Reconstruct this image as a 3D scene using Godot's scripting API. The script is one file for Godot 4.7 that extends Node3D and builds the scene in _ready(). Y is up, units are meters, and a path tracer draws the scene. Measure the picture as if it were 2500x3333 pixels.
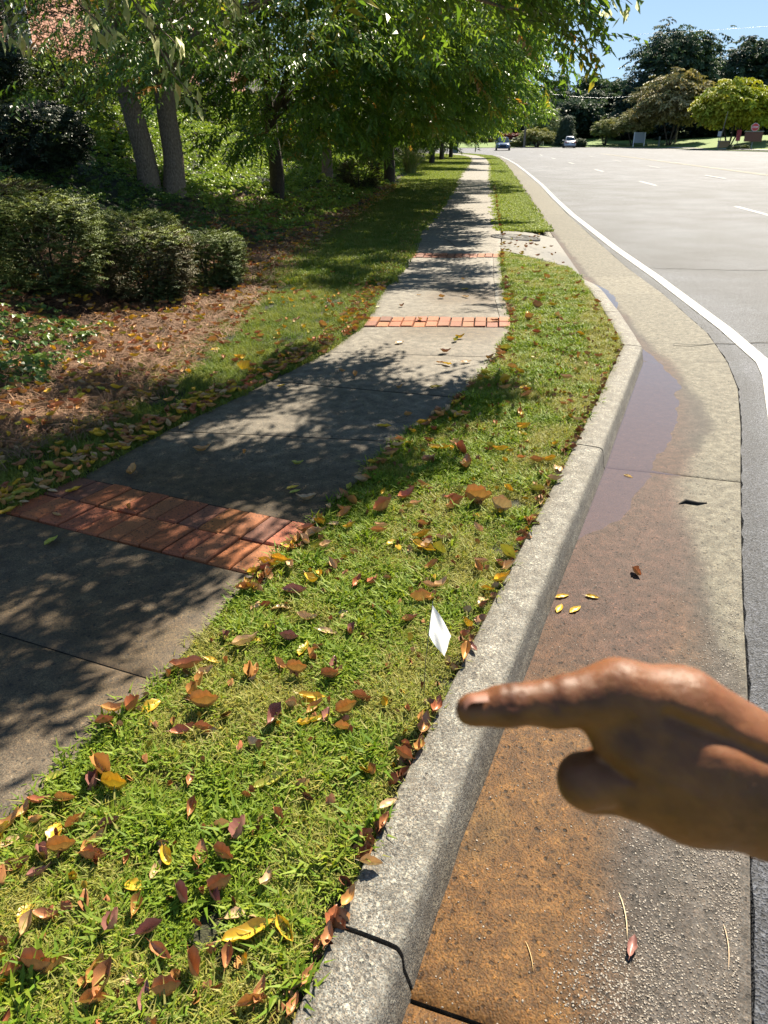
extends Node3D

# ------------------------------------------------------------------ state
var rng := RandomNumberGenerator.new()
var taken := {}
var M := {}
var fn := FastNoiseLite.new()
var fb := FastNoiseLite.new()
const PITCH := 0.466905
const EYE := Vector3(0, 1.55, 0)
var SUN := Vector3(0.320, 0.731, -0.602)

func _ready():
	rng.seed = 4711
	fn.seed = 3; fn.frequency = 1.0; fn.noise_type = FastNoiseLite.TYPE_SIMPLEX_SMOOTH; fn.fractal_octaves = 3
	fb.seed = 9; fb.frequency = 0.45; fb.noise_type = FastNoiseLite.TYPE_SIMPLEX_SMOOTH; fb.fractal_octaves = 2
	# camera
	var cam := Camera3D.new(); cam.name = "camera"
	cam.position = EYE
	cam.rotation = Vector3(-PITCH, 0, 0)
	var at := CameraAttributesPhysical.new()
	at.frustum_focal_length = 17.46
	at.frustum_focus_distance = 2.6
	at.exposure_aperture = 7.6
	at.frustum_near = 0.05
	at.frustum_far = 900.0
	cam.attributes = at
	cam.keep_aspect = Camera3D.KEEP_HEIGHT
	cam.fov = 69.0
	cam.near = 0.05; cam.far = 900.0
	add_child(cam)
	# sky and exposure
	var env := Environment.new()
	env.background_mode = Environment.BG_SKY
	var sm := ProceduralSkyMaterial.new()
	sm.sky_top_color = Color(0.45, 0.58, 0.76)
	sm.sky_horizon_color = Color(0.74, 0.87, 0.97)
	sm.sky_curve = 0.16
	sm.ground_horizon_color = Color(0.55, 0.62, 0.66)
	sm.ground_bottom_color = Color(0.22, 0.22, 0.20)
	sm.sun_angle_max = 12.0
	sm.sun_curve = 0.05
	var sky := Sky.new(); sky.sky_material = sm
	env.sky = sky
	env.background_energy_multiplier = 0.44
	env.tonemap_mode = Environment.TONE_MAPPER_LINEAR
	env.tonemap_exposure = 3.05
	env.sdfgi_enabled = true; env.ssao_enabled = true; env.ssil_enabled = true
	var we := WorldEnvironment.new(); we.name = "world_environment"; we.environment = env
	add_child(we)
	# sun
	var sun := DirectionalLight3D.new(); sun.name = "sun"
	sun.light_energy = 1.6
	sun.light_color = Color(1.0, 0.955, 0.87)
	sun.light_angular_distance = 0.53
	sun.shadow_enabled = true
	add_child(sun)
	sun.look_at_from_position(SUN * 50.0, Vector3.ZERO, Vector3.UP)
	make_materials()
	build_ground()
	build_sidewalk()
	build_kerbs()
	build_gutter_and_road()
	build_far_side()
	build_building()
	build_street_trees()
	build_far_trees()
	build_shrubs()
	build_undergrowth()
	build_grass()
	build_litter()
	build_street_things()
	build_cars()
	build_flag()
	build_hand()

# ------------------------------------------------------------------ helpers
func numbered(n: String) -> String:
	if not taken.has(n):
		taken[n] = 0
		return n
	taken[n] += 1
	return "%s_%03d" % [n, taken[n]]

func tag(o, label := "", category := "", group := "", kind := ""):
	if label: o.set_meta("label", label)
	if category: o.set_meta("category", category)
	if group: o.set_meta("group", group)
	if kind: o.set_meta("kind", kind)
	return o

func thing(called: String, label := "", category := "", at := Vector3.ZERO, turn := 0.0, group := "", kind := "") -> Node3D:
	var o := Node3D.new()
	o.name = numbered(called)
	o.position = at
	o.rotation.y = turn
	add_child(o)
	tag(o, label, category, group, kind)
	return o

func put(called: String, mesh: Mesh, mat: Material, parent: Node = null, at := Transform3D()) -> MeshInstance3D:
	var o := MeshInstance3D.new()
	o.mesh = mesh
	o.material_override = mat
	o.transform = at
	if parent == null:
		o.name = numbered(called)
		add_child(o)
	else:
		o.name = called
		parent.add_child(o, true)
	return o

func scatter(called: String, mesh: Mesh, mat: Material, xs: Array, cols: Array, parent: Node = null, stuff := true) -> MultiMeshInstance3D:
	var mm := MultiMesh.new()
	mm.transform_format = MultiMesh.TRANSFORM_3D
	mm.use_colors = cols.size() > 0
	mm.mesh = mesh
	mm.instance_count = xs.size()
	for i in xs.size():
		mm.set_instance_transform(i, xs[i])
		if mm.use_colors:
			mm.set_instance_color(i, cols[i])
	var o := MultiMeshInstance3D.new()
	o.multimesh = mm
	o.material_override = mat
	if parent == null:
		o.name = numbered(called)
		add_child(o)
	else:
		o.name = called
		parent.add_child(o, true)
	if stuff: o.set_meta("kind", "stuff")
	return o

func R(a: float, b: float) -> float:
	return rng.randf_range(a, b)

func lin(r: float, g: float, b: float) -> Color:
	return Color(r, g, b).linear_to_srgb()

func mat(c: Color, rough := 0.8, spec := 0.5, metal := 0.0) -> StandardMaterial3D:
	var m := StandardMaterial3D.new()
	m.albedo_color = c.linear_to_srgb()
	m.roughness = rough
	m.metallic_specular = spec
	m.metallic = metal
	return m

func vmat(rough := 0.8, spec := 0.5, back := 0.0, tint := Color(1, 1, 1)) -> StandardMaterial3D:
	var m := mat(tint, rough, spec)
	m.vertex_color_use_as_albedo = true
	if back > 0.0:
		m.backlight_enabled = true
		m.backlight = Color(back, back, back * 0.8)
	return m

# polyline interpolation: pts Vector2(x, z) with falling z; x at z
func x_at(pts: Array, z: float) -> float:
	for i in pts.size() - 1:
		var a: Vector2 = pts[i]
		var b: Vector2 = pts[i + 1]
		if z >= b.y or i == pts.size() - 2:
			return lerpf(a.x, b.x, (z - a.y) / (b.y - a.y))
	return pts[0].x

func ramp(keys: Array, x: float) -> float:  # keys: Vector2(x rising, value)
	if x <= keys[0].x: return keys[0].y
	for i in keys.size() - 1:
		if x <= keys[i + 1].x:
			return lerpf(keys[i].y, keys[i + 1].y, (x - keys[i].x) / (keys[i + 1].x - keys[i].x))
	return keys[-1].y

func quad(st: SurfaceTool, a: Vector3, b: Vector3, c: Vector3, d: Vector3):
	for p in [a, b, c, a, c, d]: st.add_vertex(p)

func done(st: SurfaceTool, smooth := true) -> ArrayMesh:
	if smooth: st.index()
	st.generate_normals()
	return st.commit()

func begin(smooth := true) -> SurfaceTool:
	var st := SurfaceTool.new()
	st.begin(Mesh.PRIMITIVE_TRIANGLES)
	st.set_smooth_group(0 if smooth else -1)
	return st

# bevelled box appended to st, centred at c with full size s, turned by basis
func box(st: SurfaceTool, c: Vector3, s: Vector3, bev := 0.0, bas := Basis()):
	st.set_smooth_group(-1)
	var h := s * 0.5
	var e: float = minf(bev, minf(h.x, minf(h.y, h.z)) * 0.9)
	var f := func(x, y, z): return c + bas * Vector3(x, y, z)
	var faces := [[Vector3.RIGHT, Vector3.UP, Vector3.BACK], [Vector3.LEFT, Vector3.UP, Vector3.FORWARD], [Vector3.UP, Vector3.BACK, Vector3.RIGHT], [Vector3.DOWN, Vector3.BACK, Vector3.LEFT], [Vector3.BACK, Vector3.UP, Vector3.LEFT], [Vector3.FORWARD, Vector3.UP, Vector3.RIGHT]]
	for k in faces:
		var n: Vector3 = k[0]
		var u: Vector3 = k[1]
		var v: Vector3 = k[2]
		var hu: float = absf(u.dot(h)) - e
		var hv: float = absf(v.dot(h)) - e
		var o: Vector3 = n * absf(n.dot(h))
		var q := []
		for w in [[-1, -1], [1, -1], [1, 1], [-1, 1]]:
			q.append(c + bas * (o + u * hu * w[0] + v * hv * w[1]))
		quad(st, q[0], q[1], q[2], q[3])
	if e > 0.0:
		var ax := [Vector3.RIGHT, Vector3.UP, Vector3.BACK]
		for i in 3:
			var a: Vector3 = ax[i]
			var b: Vector3 = ax[(i + 1) % 3]
			var d: Vector3 = ax[(i + 2) % 3]
			for sb in [-1.0, 1.0]:
				for sd in [-1.0, 1.0]:
					var la: float = a.dot(h) - e
					var p1: Vector3 = b * sb * b.dot(h) + d * sd * (d.dot(h) - e)
					var p2: Vector3 = b * sb * (b.dot(h) - e) + d * sd * d.dot(h)
					var q := [c + bas * (p1 - a * la), c + bas * (p1 + a * la), c + bas * (p2 + a * la), c + bas * (p2 - a * la)]
					if sb * sd > 0: quad(st, q[0], q[1], q[2], q[3])
					else: quad(st, q[3], q[2], q[1], q[0])
		for sx in [-1.0, 1.0]:
			for sy in [-1.0, 1.0]:
				for sz in [-1.0, 1.0]:
					var p := [Vector3(sx * h.x, sy * (h.y - e), sz * (h.z - e)), Vector3(sx * (h.x - e), sy * h.y, sz * (h.z - e)), Vector3(sx * (h.x - e), sy * (h.y - e), sz * h.z)]
					if sx * sy * sz > 0: p.reverse()
					for w in p: st.add_vertex(c + bas * w)

func box_mesh(s: Vector3, bev := 0.0, c := Vector3.ZERO) -> ArrayMesh:
	var st := begin(false)
	box(st, c, s, bev)
	st.generate_normals()
	return st.commit()

# tapered tube along points (array of Vector3) with radii
func tube(st: SurfaceTool, pts: Array, rad: Array, sides := 8, rough := 0.0):
	st.set_smooth_group(0)
	var rings := []
	var up := Vector3(0.31, 0.2, 0.93)
	for i in pts.size():
		var d: Vector3 = (pts[mini(i + 1, pts.size() - 1)] - pts[maxi(i - 1, 0)]).normalized()
		var s := d.cross(up).normalized()
		if s.length() < 0.5: s = d.cross(Vector3.RIGHT).normalized()
		var t := s.cross(d).normalized()
		var ring := []
		for k in sides:
			var a := TAU * k / sides
			var rr: float = rad[i] * (1.0 + (rough * fn.get_noise_3d(cos(a) * 0.8 + pts[i].x * 3.0, pts[i].y * 1.5, sin(a) * 0.8 + pts[i].z * 3.0) if rough > 0.0 else 0.0))
			ring.append(pts[i] + (s * cos(a) + t * sin(a)) * rr)
		rings.append(ring)
	for i in rings.size() - 1:
		for k in sides:
			var k2 := (k + 1) % sides
			quad(st, rings[i][k], rings[i][k2], rings[i + 1][k2], rings[i + 1][k])
	for k in sides - 2:
		var e: Array = rings[-1]
		st.add_vertex(e[0]); st.add_vertex(e[k + 1]); st.add_vertex(e[k + 2])

func tube_mesh(pts: Array, rad: Array, sides := 8, rough := 0.0) -> ArrayMesh:
	var st := begin()
	tube(st, pts, rad, sides, rough)
	return done(st)

# lathe about y: profile of Vector2(radius, y)
func lathe(prof: Array, sides := 24) -> ArrayMesh:
	var st := begin()
	for i in prof.size() - 1:
		for k in sides:
			var a := TAU * k / sides
			var b := TAU * (k + 1) / sides
			var p: Vector2 = prof[i]
			var q: Vector2 = prof[i + 1]
			quad(st, Vector3(cos(a) * p.x, p.y, sin(a) * p.x), Vector3(cos(b) * p.x, p.y, sin(b) * p.x), Vector3(cos(b) * q.x, q.y, sin(b) * q.x), Vector3(cos(a) * q.x, q.y, sin(a) * q.x))
	return done(st)

# flat polygon of Vector2(x, z) at height y (+ optional skirt down)
func poly_mesh(pts: Array, y: float, skirt := 0.0) -> ArrayMesh:
	var pv := PackedVector2Array(pts)
	var idx := Geometry2D.triangulate_polygon(pv)
	var st := begin(false)
	for i in range(0, idx.size(), 3):
		var t := [pv[idx[i]], pv[idx[i + 1]], pv[idx[i + 2]]]
		if (t[1] - t[0]).cross(t[2] - t[0]) < 0: t.reverse()
		for p in t: st.add_vertex(Vector3(p.x, y, p.y))
	if skirt > 0.0:
		for i in pv.size():
			var a := pv[i]
			var b := pv[(i + 1) % pv.size()]
			quad(st, Vector3(a.x, y, a.y), Vector3(b.x, y, b.y), Vector3(b.x, y - skirt, b.y), Vector3(a.x, y - skirt, a.y))
	st.generate_normals()
	return st.commit()

# ------------------------------------------------------------------ textures
func grain(seed_: int, size: int, coarse: float, fine: float, stones: float, dark: float, tint := 0.05) -> ImageTexture:
	# speckled aggregate: grey around 0.55 linear-ish, stones of a few pixels
	var r := RandomNumberGenerator.new(); r.seed = seed_
	var n := FastNoiseLite.new(); n.seed = seed_; n.frequency = 0.02; n.fractal_octaves = 3
	var v := PackedFloat32Array(); v.resize(size * size)
	var half := size / 2
	var low := PackedFloat32Array(); low.resize(half * half)
	for i in half * half: low[i] = r.randf() - 0.5
	for y in size:
		var yy := (y >> 1) * half
		for x in size:
			v[y * size + x] = 0.62 + fine * (r.randf() - 0.5) + coarse * low[yy + (x >> 1)]
	for k in int(stones * size * size):
		var x0 := r.randi() % size
		var y0 := r.randi() % size
		var d := (r.randf() - dark) * 0.5
		var rad := 1 + r.randi() % 3
		for dy in range(-rad, rad + 1):
			for dx in range(-rad, rad + 1):
				if dx * dx + dy * dy <= rad * rad:
					v[((y0 + dy) & (size - 1)) * size + ((x0 + dx) & (size - 1))] += d
	var b := PackedByteArray(); b.resize(size * size * 3)
	for i in size * size:
		var c := clampf(v[i], 0.05, 1.0)
		var t := tint * (low[(i * 7) % (half * half)])
		b[i * 3] = int(255.0 * clampf(c * (1.0 + t), 0, 1))
		b[i * 3 + 1] = int(255.0 * c)
		b[i * 3 + 2] = int(255.0 * clampf(c * (1.0 - t), 0, 1))
	var im := Image.create_from_data(size, size, false, Image.FORMAT_RGB8, b)
	return ImageTexture.create_from_image(im)

func blotch(seed_: int, size: int, lo: Color, hi: Color, freq: float, oct := 4) -> ImageTexture:
	var n := FastNoiseLite.new(); n.seed = seed_; n.frequency = freq; n.fractal_octaves = oct; n.noise_type = FastNoiseLite.TYPE_SIMPLEX_SMOOTH
	var im := n.get_seamless_image(size, size)
	im.convert(Image.FORMAT_RGB8)
	var d := im.get_data()
	for i in size * size:
		var t := d[i * 3] / 255.0
		var c := lo.lerp(hi, t)
		d[i * 3] = int(255 * c.r); d[i * 3 + 1] = int(255 * c.g); d[i * 3 + 2] = int(255 * c.b)
	return ImageTexture.create_from_image(Image.create_from_data(size, size, false, Image.FORMAT_RGB8, d))

func textured(tex: Texture2D, per_metre: float, rough: float, bump: float, vertex := true, tint := Color(1, 1, 1), spec := 0.5) -> StandardMaterial3D:
	var m := mat(tint, rough, spec)
	m.vertex_color_use_as_albedo = vertex
	m.albedo_texture = tex
	m.uv1_triplanar = true
	m.uv1_world_triplanar = true
	m.uv1_scale = Vector3.ONE * per_metre
	if bump > 0.0:
		m.heightmap_enabled = true
		m.heightmap_texture = tex
		m.heightmap_scale = bump
	return m

func blot(m: StandardMaterial3D, tex: Texture2D, per_metre: float):
	m.detail_enabled = true
	m.detail_albedo = tex
	m.detail_blend_mode = BaseMaterial3D.BLEND_MODE_MUL
	m.detail_uv_layer = BaseMaterial3D.DETAIL_UV_2
	m.uv2_triplanar = true
	m.uv2_world_triplanar = true
	m.uv2_scale = Vector3.ONE * per_metre

func make_materials():
	var agg := grain(1, 1024, 0.44, 0.30, 0.03, 0.45, 0.22)
	var conc := grain(2, 1024, 0.30, 0.20, 0.010, 0.62, 0.16)
	var asph := grain(3, 1024, 0.55, 0.32, 0.012, 0.5, 0.06)
	var clay := grain(4, 512, 0.16, 0.18, 0.01, 0.75, 0.08)
	var big := blotch(5, 512, Color(0.72, 0.71, 0.70), Color(1, 1, 1), 0.012, 5)
	var mid := blotch(6, 512, Color(0.62, 0.60, 0.58), Color(1, 1, 1), 0.03, 5)
	M.walk = textured(conc, 0.6, 0.74, 0.16)
	blot(M.walk, mid, 0.6)
	M.kerb = textured(agg, 0.72, 0.78, 0.26)
	blot(M.kerb, mid, 0.8)
	M.gutter = textured(conc, 0.55, 0.68, 0.30, true, Color(1, 1, 1), 0.3)
	blot(M.gutter, mid, 0.9)
	M.gutter_wet = textured(conc, 0.55, 0.66, 0.36, true, Color(1, 1, 1), 0.3)
	blot(M.gutter_wet, mid, 0.9)
	M.asphalt = textured(asph, 0.5, 0.74, 0.6, true, Color(0.95, 0.97, 1.0), 0.42)
	blot(M.asphalt, big, 0.09)
	M.brick = textured(clay, 1.6, 0.75, 0.16)
	M.mortar = textured(conc, 0.9, 0.9, 0.2, false, Color(0.42, 0.38, 0.33))
	M.paint = textured(conc, 0.6, 0.55, 0.12, false, Color(1.0, 1.0, 0.98))
	blot(M.paint, mid, 1.7)
	M.yellow_paint = textured(conc, 0.6, 0.6, 0.1, false, Color(0.60, 0.50, 0.26))
	M.soil = textured(clay, 1.1, 0.95, 0.8, true)
	blot(M.soil, mid, 0.35)
	M.lawn = textured(blotch(7, 512, Color(0.55, 0.6, 0.45), Color(1, 1, 1), 0.09, 5), 0.5, 0.9, 2.0, true)
	M.dark = mat(Color(0.02, 0.017, 0.013), 0.95)
	var bark := blotch(8, 512, Color(0.45, 0.42, 0.4), Color(1, 1, 1), 0.04, 5)
	M.bark = textured(bark, 2.2, 0.85, 0.7, false, Color(0.40, 0.305, 0.22))
	M.bark.uv1_scale = Vector3(2.2, 0.8, 2.2)
	M.bark_dark = textured(bark, 2.2, 0.9, 0.9, false, Color(0.11, 0.085, 0.065))
	M.bark_dark.uv1_scale = Vector3(2.6, 0.7, 2.6)
	M.leaf = vmat(0.36, 0.5, 0.95)
	M.leaf_dull = vmat(0.6, 0.4, 0.7)
	M.ivy = vmat(0.42, 0.4, 0.8)
	M.grass = vmat(0.55, 0.3, 0.9)
	M.straw = vmat(0.6, 0.4, 0.3)
	M.needle = vmat(0.6, 0.4, 0.4)
	M.iron = mat(Color(0.075, 0.072, 0.068), 0.85, 0.3)
	M.metal = mat(Color(0.35, 0.36, 0.37), 0.45, 0.5, 0.8)
	M.post = mat(Color(0.16, 0.18, 0.17), 0.6, 0.5, 0.3)
	M.glass = mat(Color(0.02, 0.03, 0.035), 0.08, 0.6)
	M.rubber = mat(Color(0.02, 0.02, 0.02), 0.8)
	M.chrome = mat(Color(0.7, 0.7, 0.72), 0.2, 0.6, 0.9)
	M.white = mat(Color(0.78, 0.78, 0.80), 0.5)
	M.wood = textured(bark, 1.4, 0.9, 0.4, false, Color(0.34, 0.28, 0.22))

# ------------------------------------------------------------------ the lie of the land
var walk_left := [Vector2(-3.1, 0.9), Vector2(-2.6, -0.5), Vector2(-2.25, -1.6), Vector2(-1.98, -2.4), Vector2(-1.778, -3.08), Vector2(-1.548, -3.47), Vector2(-1.283, -4.144), Vector2(-0.8, -5.15), Vector2(-0.46, -5.95), Vector2(-0.19, -6.84), Vector2(-0.14, -7.24), Vector2(-0.067, -8.13), Vector2(0.15, -9.8), Vector2(0.336, -11.2), Vector2(0.39, -11.6), Vector2(0.508, -13.0), Vector2(0.62, -14.5), Vector2(1.347, -19.53), Vector2(1.9, -24.0), Vector2(2.41, -27.9), Vector2(3.0, -33.0), Vector2(3.6, -38.0), Vector2(4.9, -48.1), Vector2(6.0, -57.0), Vector2(6.95, -66.0), Vector2(7.25, -74.0), Vector2(6.0, -83.0), Vector2(3.0, -88.0)]
var walk_right := [Vector2(-1.75, 1.3), Vector2(-1.4, 0.1), Vector2(-1.02, -1.2), Vector2(-0.72, -1.88), Vector2(-0.518, -2.525), Vector2(-0.31, -2.95), Vector2(0.06, -3.98), Vector2(0.5, -4.78), Vector2(0.88, -5.8), Vector2(1.155, -6.82), Vector2(1.21, -7.22), Vector2(1.288, -8.13), Vector2(1.5, -9.9), Vector2(1.666, -11.2), Vector2(1.73, -11.6), Vector2(1.93, -13.0), Vector2(2.15, -14.6), Vector2(2.72, -19.5), Vector2(3.3, -24.0), Vector2(3.76, -28.0), Vector2(4.36, -33.0), Vector2(4.98, -38.0), Vector2(6.3, -48.1), Vector2(7.35, -57.0), Vector2(8.25, -66.0), Vector2(8.6, -75.0), Vector2(7.4, -84.6), Vector2(3.8, -90.0)]
var grass_left := [Vector2(-3.4, 0.5), Vector2(-2.75, -1.5), Vector2(-2.4, -2.8), Vector2(-2.15, -3.75), Vector2(-1.897, -4.1), Vector2(-1.72, -4.75), Vector2(-1.6, -5.8), Vector2(-1.53, -7.14), Vector2(-1.44, -8.84), Vector2(-1.24, -11.0), Vector2(-0.88, -13.8), Vector2(-0.49, -17.1), Vector2(0.28, -24.2), Vector2(0.97, -34.0), Vector2(3.4, -61.8), Vector2(4.0, -75.0), Vector2(3.0, -89.0)]
var kerb_near := [Vector2(-0.68, 0.5), Vector2(-0.183, -0.85), Vector2(-0.107, -1.056), Vector2(-0.045, -1.225), Vector2(0.042, -1.453), Vector2(0.233, -1.915), Vector2(0.451, -2.44), Vector2(0.662, -2.942), Vector2(0.875, -3.445), Vector2(1.081, -3.929), Vector2(1.26, -4.37), Vector2(1.45, -4.83), Vector2(1.64, -5.3), Vector2(1.828, -5.762), Vector2(1.996, -6.169), Vector2(2.09, -6.8), Vector2(2.19, -7.5), Vector2(2.322, -8.611), Vector2(2.43, -9.6), Vector2(2.50, -10.45)]
var kerb_far := [Vector2(2.99, -14.62), Vector2(3.5, -18.9), Vector2(4.02, -23.0), Vector2(4.85, -29.5), Vector2(5.76, -36.9), Vector2(6.9, -46.3), Vector2(8.06, -56.1), Vector2(9.1, -66.0), Vector2(10.0, -77.4), Vector2(9.75, -83.0), Vector2(8.4, -88.0), Vector2(5.2, -92.0), Vector2(-2.0, -95.5), Vector2(-14.0, -98.5), Vector2(-40.0, -101.5)]
var gutter_out := [Vector2(0.1, 0.75), Vector2(0.60, -0.5), Vector2(0.769, -0.911), Vector2(0.943, -1.316), Vector2(1.223, -1.973), Vector2(1.464, -2.578), Vector2(1.907, -3.629), Vector2(2.28, -4.5), Vector2(2.604, -5.309), Vector2(2.819, -6.013), Vector2(3.048, -7.026), Vector2(3.286, -9.0), Vector2(3.43, -10.9), Vector2(3.815, -14.32), Vector2(4.361, -18.98), Vector2(5.0, -24.0), Vector2(5.94, -31.1), Vector2(7.25, -42.3), Vector2(8.69, -55.0), Vector2(9.75, -66.0), Vector2(10.65, -77.1), Vector2(10.45, -83.4), Vector2(8.95, -88.8), Vector2(5.5, -92.8), Vector2(-2.0, -96.2), Vector2(-14.0, -99.2), Vector2(-40.0, -102.2)]
var gutter_in := []

func bank(x: float, z: float) -> float:  # height of the ground on the sidewalk's uphill side
	var u := x_at(grass_left, z) - x
	var h := 0.0
	if u > 0.0:
		h = 0.07 * u if u < 1.1 else 0.077 + 0.37 * (u - 1.1)
		h += 0.05 * fb.get_noise_2d(x * 2.0, z * 2.0) * clampf(u, 0, 1)
		h += 0.13 * clampf(u - 3.4, 0.0, 4.0)
		h = minf(h, 3.1 + 0.02 * u)
		h *= lerpf(1.0, 0.15, smoothstep(50.0, 78.0, -z))
	return h - 0.012

func build_ground():
	# one sheet to the horizon under everything
	var g := begin(false)
	quad(g, Vector3(-700, -0.55, -700), Vector3(700, -0.55, -700), Vector3(700, -0.55, 700), Vector3(-700, -0.55, 700))
	g.generate_normals()
	var gm := textured(M.lawn.albedo_texture, 0.02, 0.95, 0.0, false, Color(0.09, 0.12, 0.045))
	tag(put("ground", g.commit(), gm), "", "", "", "structure")
	# bank: rows of z, columns away from the sidewalk
	var us := [0.0]
	while us[-1] < 40.0: us.append(us[-1] + (0.12 if us[-1] < 2.5 else 0.35 if us[-1] < 10.0 else 3.0))
	var zs := []
	var z := 1.0
	while z > -92.0:
		zs.append(z)
		z -= 0.2 if z > -14.0 else 0.6
	var st := begin()
	var grid := []
	for zz in zs:
		var row := []
		for u in us:
			var x: float = x_at(walk_left, zz) - u
			row.append(Vector3(x, bank(x, zz), zz))
		grid.append(row)
	for i in zs.size() - 1:
		for j in us.size() - 1:
			var q := [grid[i][j], grid[i + 1][j], grid[i + 1][j + 1], grid[i][j + 1]]
			for k in [0, 2, 1, 0, 3, 2]:
				var p: Vector3 = q[k]
				var w: float = x_at(grass_left, p.z) - p.x + 0.22 * fn.get_noise_2d(p.x * 1.7, p.z * 1.7)
				var c := Color(0.052, 0.062, 0.024)
				if w > 0.0: c = Color(0.125, 0.078, 0.048)
				if w > 1.7 or (w > 0.6 and p.z < -14.0): c = Color(0.045, 0.07, 0.02)
				if w > 7.6: c = Color(0.32, 0.20, 0.13)
				st.set_color(c * (0.85 + 0.3 * fn.get_noise_2d(p.x, p.z)))
				st.add_vertex(p)
	var hill := put("hillside_ground", done(st), M.soil)
	tag(hill, "", "", "", "structure")
	# verge between sidewalk and kerb, near and beyond the drain apron
	var v := []
	for p in walk_right:
		if p.y > -11.6: v.append(p + Vector2(-0.02, 0))
	v.append(Vector2(1.79, -12.0)); v.append(Vector2(2.2, -11.35))
	for i in range(kerb_near.size() - 1, -1, -1): v.append(kerb_near[i])
	var vs := poly_mesh(v, -0.022)
	M.verge = textured(M.soil.albedo_texture, 1.1, 0.95, 0.8, false, Color(0.085, 0.085, 0.035))
	tag(put("verge_ground", vs, M.verge), "", "", "", "structure")
	v = []
	for p in walk_right:
		if p.y < -14.0 and p.y > -76.0: v.append(p + Vector2(-0.02, 0))
	v.append(Vector2(7.4, -84.6)); v.append(Vector2(3.8, -90.0))
	for i in range(12, -1, -1):
		v.append(kerb_far[i])
	tag(put("verge_ground", poly_mesh(v, -0.022), M.verge), "", "", "", "structure")

# ------------------------------------------------------------------ sidewalk
func walk_slab(l0: Vector2, l1: Vector2, r0: Vector2, r1: Vector2, parent, called := "slab", gap := 0.006, top := 0.0):
	# grid of a slab between two stations, with rounded-off edges
	var nu := 14
	var nv: int = clampi(int(l0.distance_to(l1) / 0.09), 4, 26)
	var d: float = gap / maxf(l0.distance_to(l1), 0.05)
	var st := begin()
	var P := func(u: float, v: float, dy: float) -> Vector3:
		var a: Vector2 = l0.lerp(l1, v)
		var b: Vector2 = r0.lerp(r1, v)
		var p := a.lerp(b, u)
		return Vector3(p.x, top + dy + 0.004 * fn.get_noise_2d(p.x * 0.8, p.y * 0.8), p.y)
	var us := [0.0, 0.012]
	for i in range(1, nu): us.append(float(i) / nu)
	us.append(0.988); us.append(1.0)
	var vs := [d, d + 0.02]
	for i in range(1, nv): vs.append(lerpf(d, 1.0 - d, float(i) / nv))
	vs.append(1.0 - d - 0.02); vs.append(1.0 - d)
	vs.sort()
	for i in vs.size() - 1:
		for j in us.size() - 1:
			for k in [[j, i], [j, i + 1], [j + 1, i + 1], [j, i], [j + 1, i + 1], [j + 1, i]]:
				var u: float = us[k[0]]
				var v: float = vs[k[1]]
				var edge: bool = k[0] == 0 or k[1] == 0 or k[0] == us.size() - 1 or k[1] == vs.size() - 1
				var p: Vector3 = P.call(u, v, -0.006 if edge else 0.0)
				st.set_color(walk_color(p.x, p.z, u, v))
				st.add_vertex(p)
	# sides
	var rim := []
	for j in us: rim.append(P.call(j, vs[0], -0.006))
	for i in vs: rim.append(P.call(1.0, i, -0.006))
	for j in range(us.size() - 1, -1, -1): rim.append(P.call(us[j], vs[-1], -0.006))
	for i in range(vs.size() - 1, -1, -1): rim.append(P.call(0.0, vs[i], -0.006))
	st.set_color(Color(0.2, 0.17, 0.12))
	st.set_smooth_group(1)
	for i in rim.size():
		var a: Vector3 = rim[i]
		var b: Vector3 = rim[(i + 1) % rim.size()]
		quad(st, a, b, b + Vector3(0, -0.09, 0), a + Vector3(0, -0.09, 0))
	put(called, done(st), M.walk, parent)

func walk_color(x: float, z: float, u: float, v: float) -> Color:
	var dry := Color(0.56, 0.50, 0.395)
	var n := fn.get_noise_2d(x * 0.7 + 7.0, z * 0.7)
	var n2 := fn.get_noise_2d(x * 3.0, z * 3.0)
	# damp, brown where water stands: across the second and third bands and along the near verge
	var w := 0.0
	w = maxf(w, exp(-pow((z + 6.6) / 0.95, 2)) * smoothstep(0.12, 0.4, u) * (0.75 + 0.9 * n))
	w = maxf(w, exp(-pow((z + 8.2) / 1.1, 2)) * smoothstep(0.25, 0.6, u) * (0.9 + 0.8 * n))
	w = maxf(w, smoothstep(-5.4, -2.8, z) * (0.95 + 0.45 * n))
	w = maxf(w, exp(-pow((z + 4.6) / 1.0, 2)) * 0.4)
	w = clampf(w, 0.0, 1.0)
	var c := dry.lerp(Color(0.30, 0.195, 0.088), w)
	return c * (0.93 + 0.12 * n2)

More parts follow.
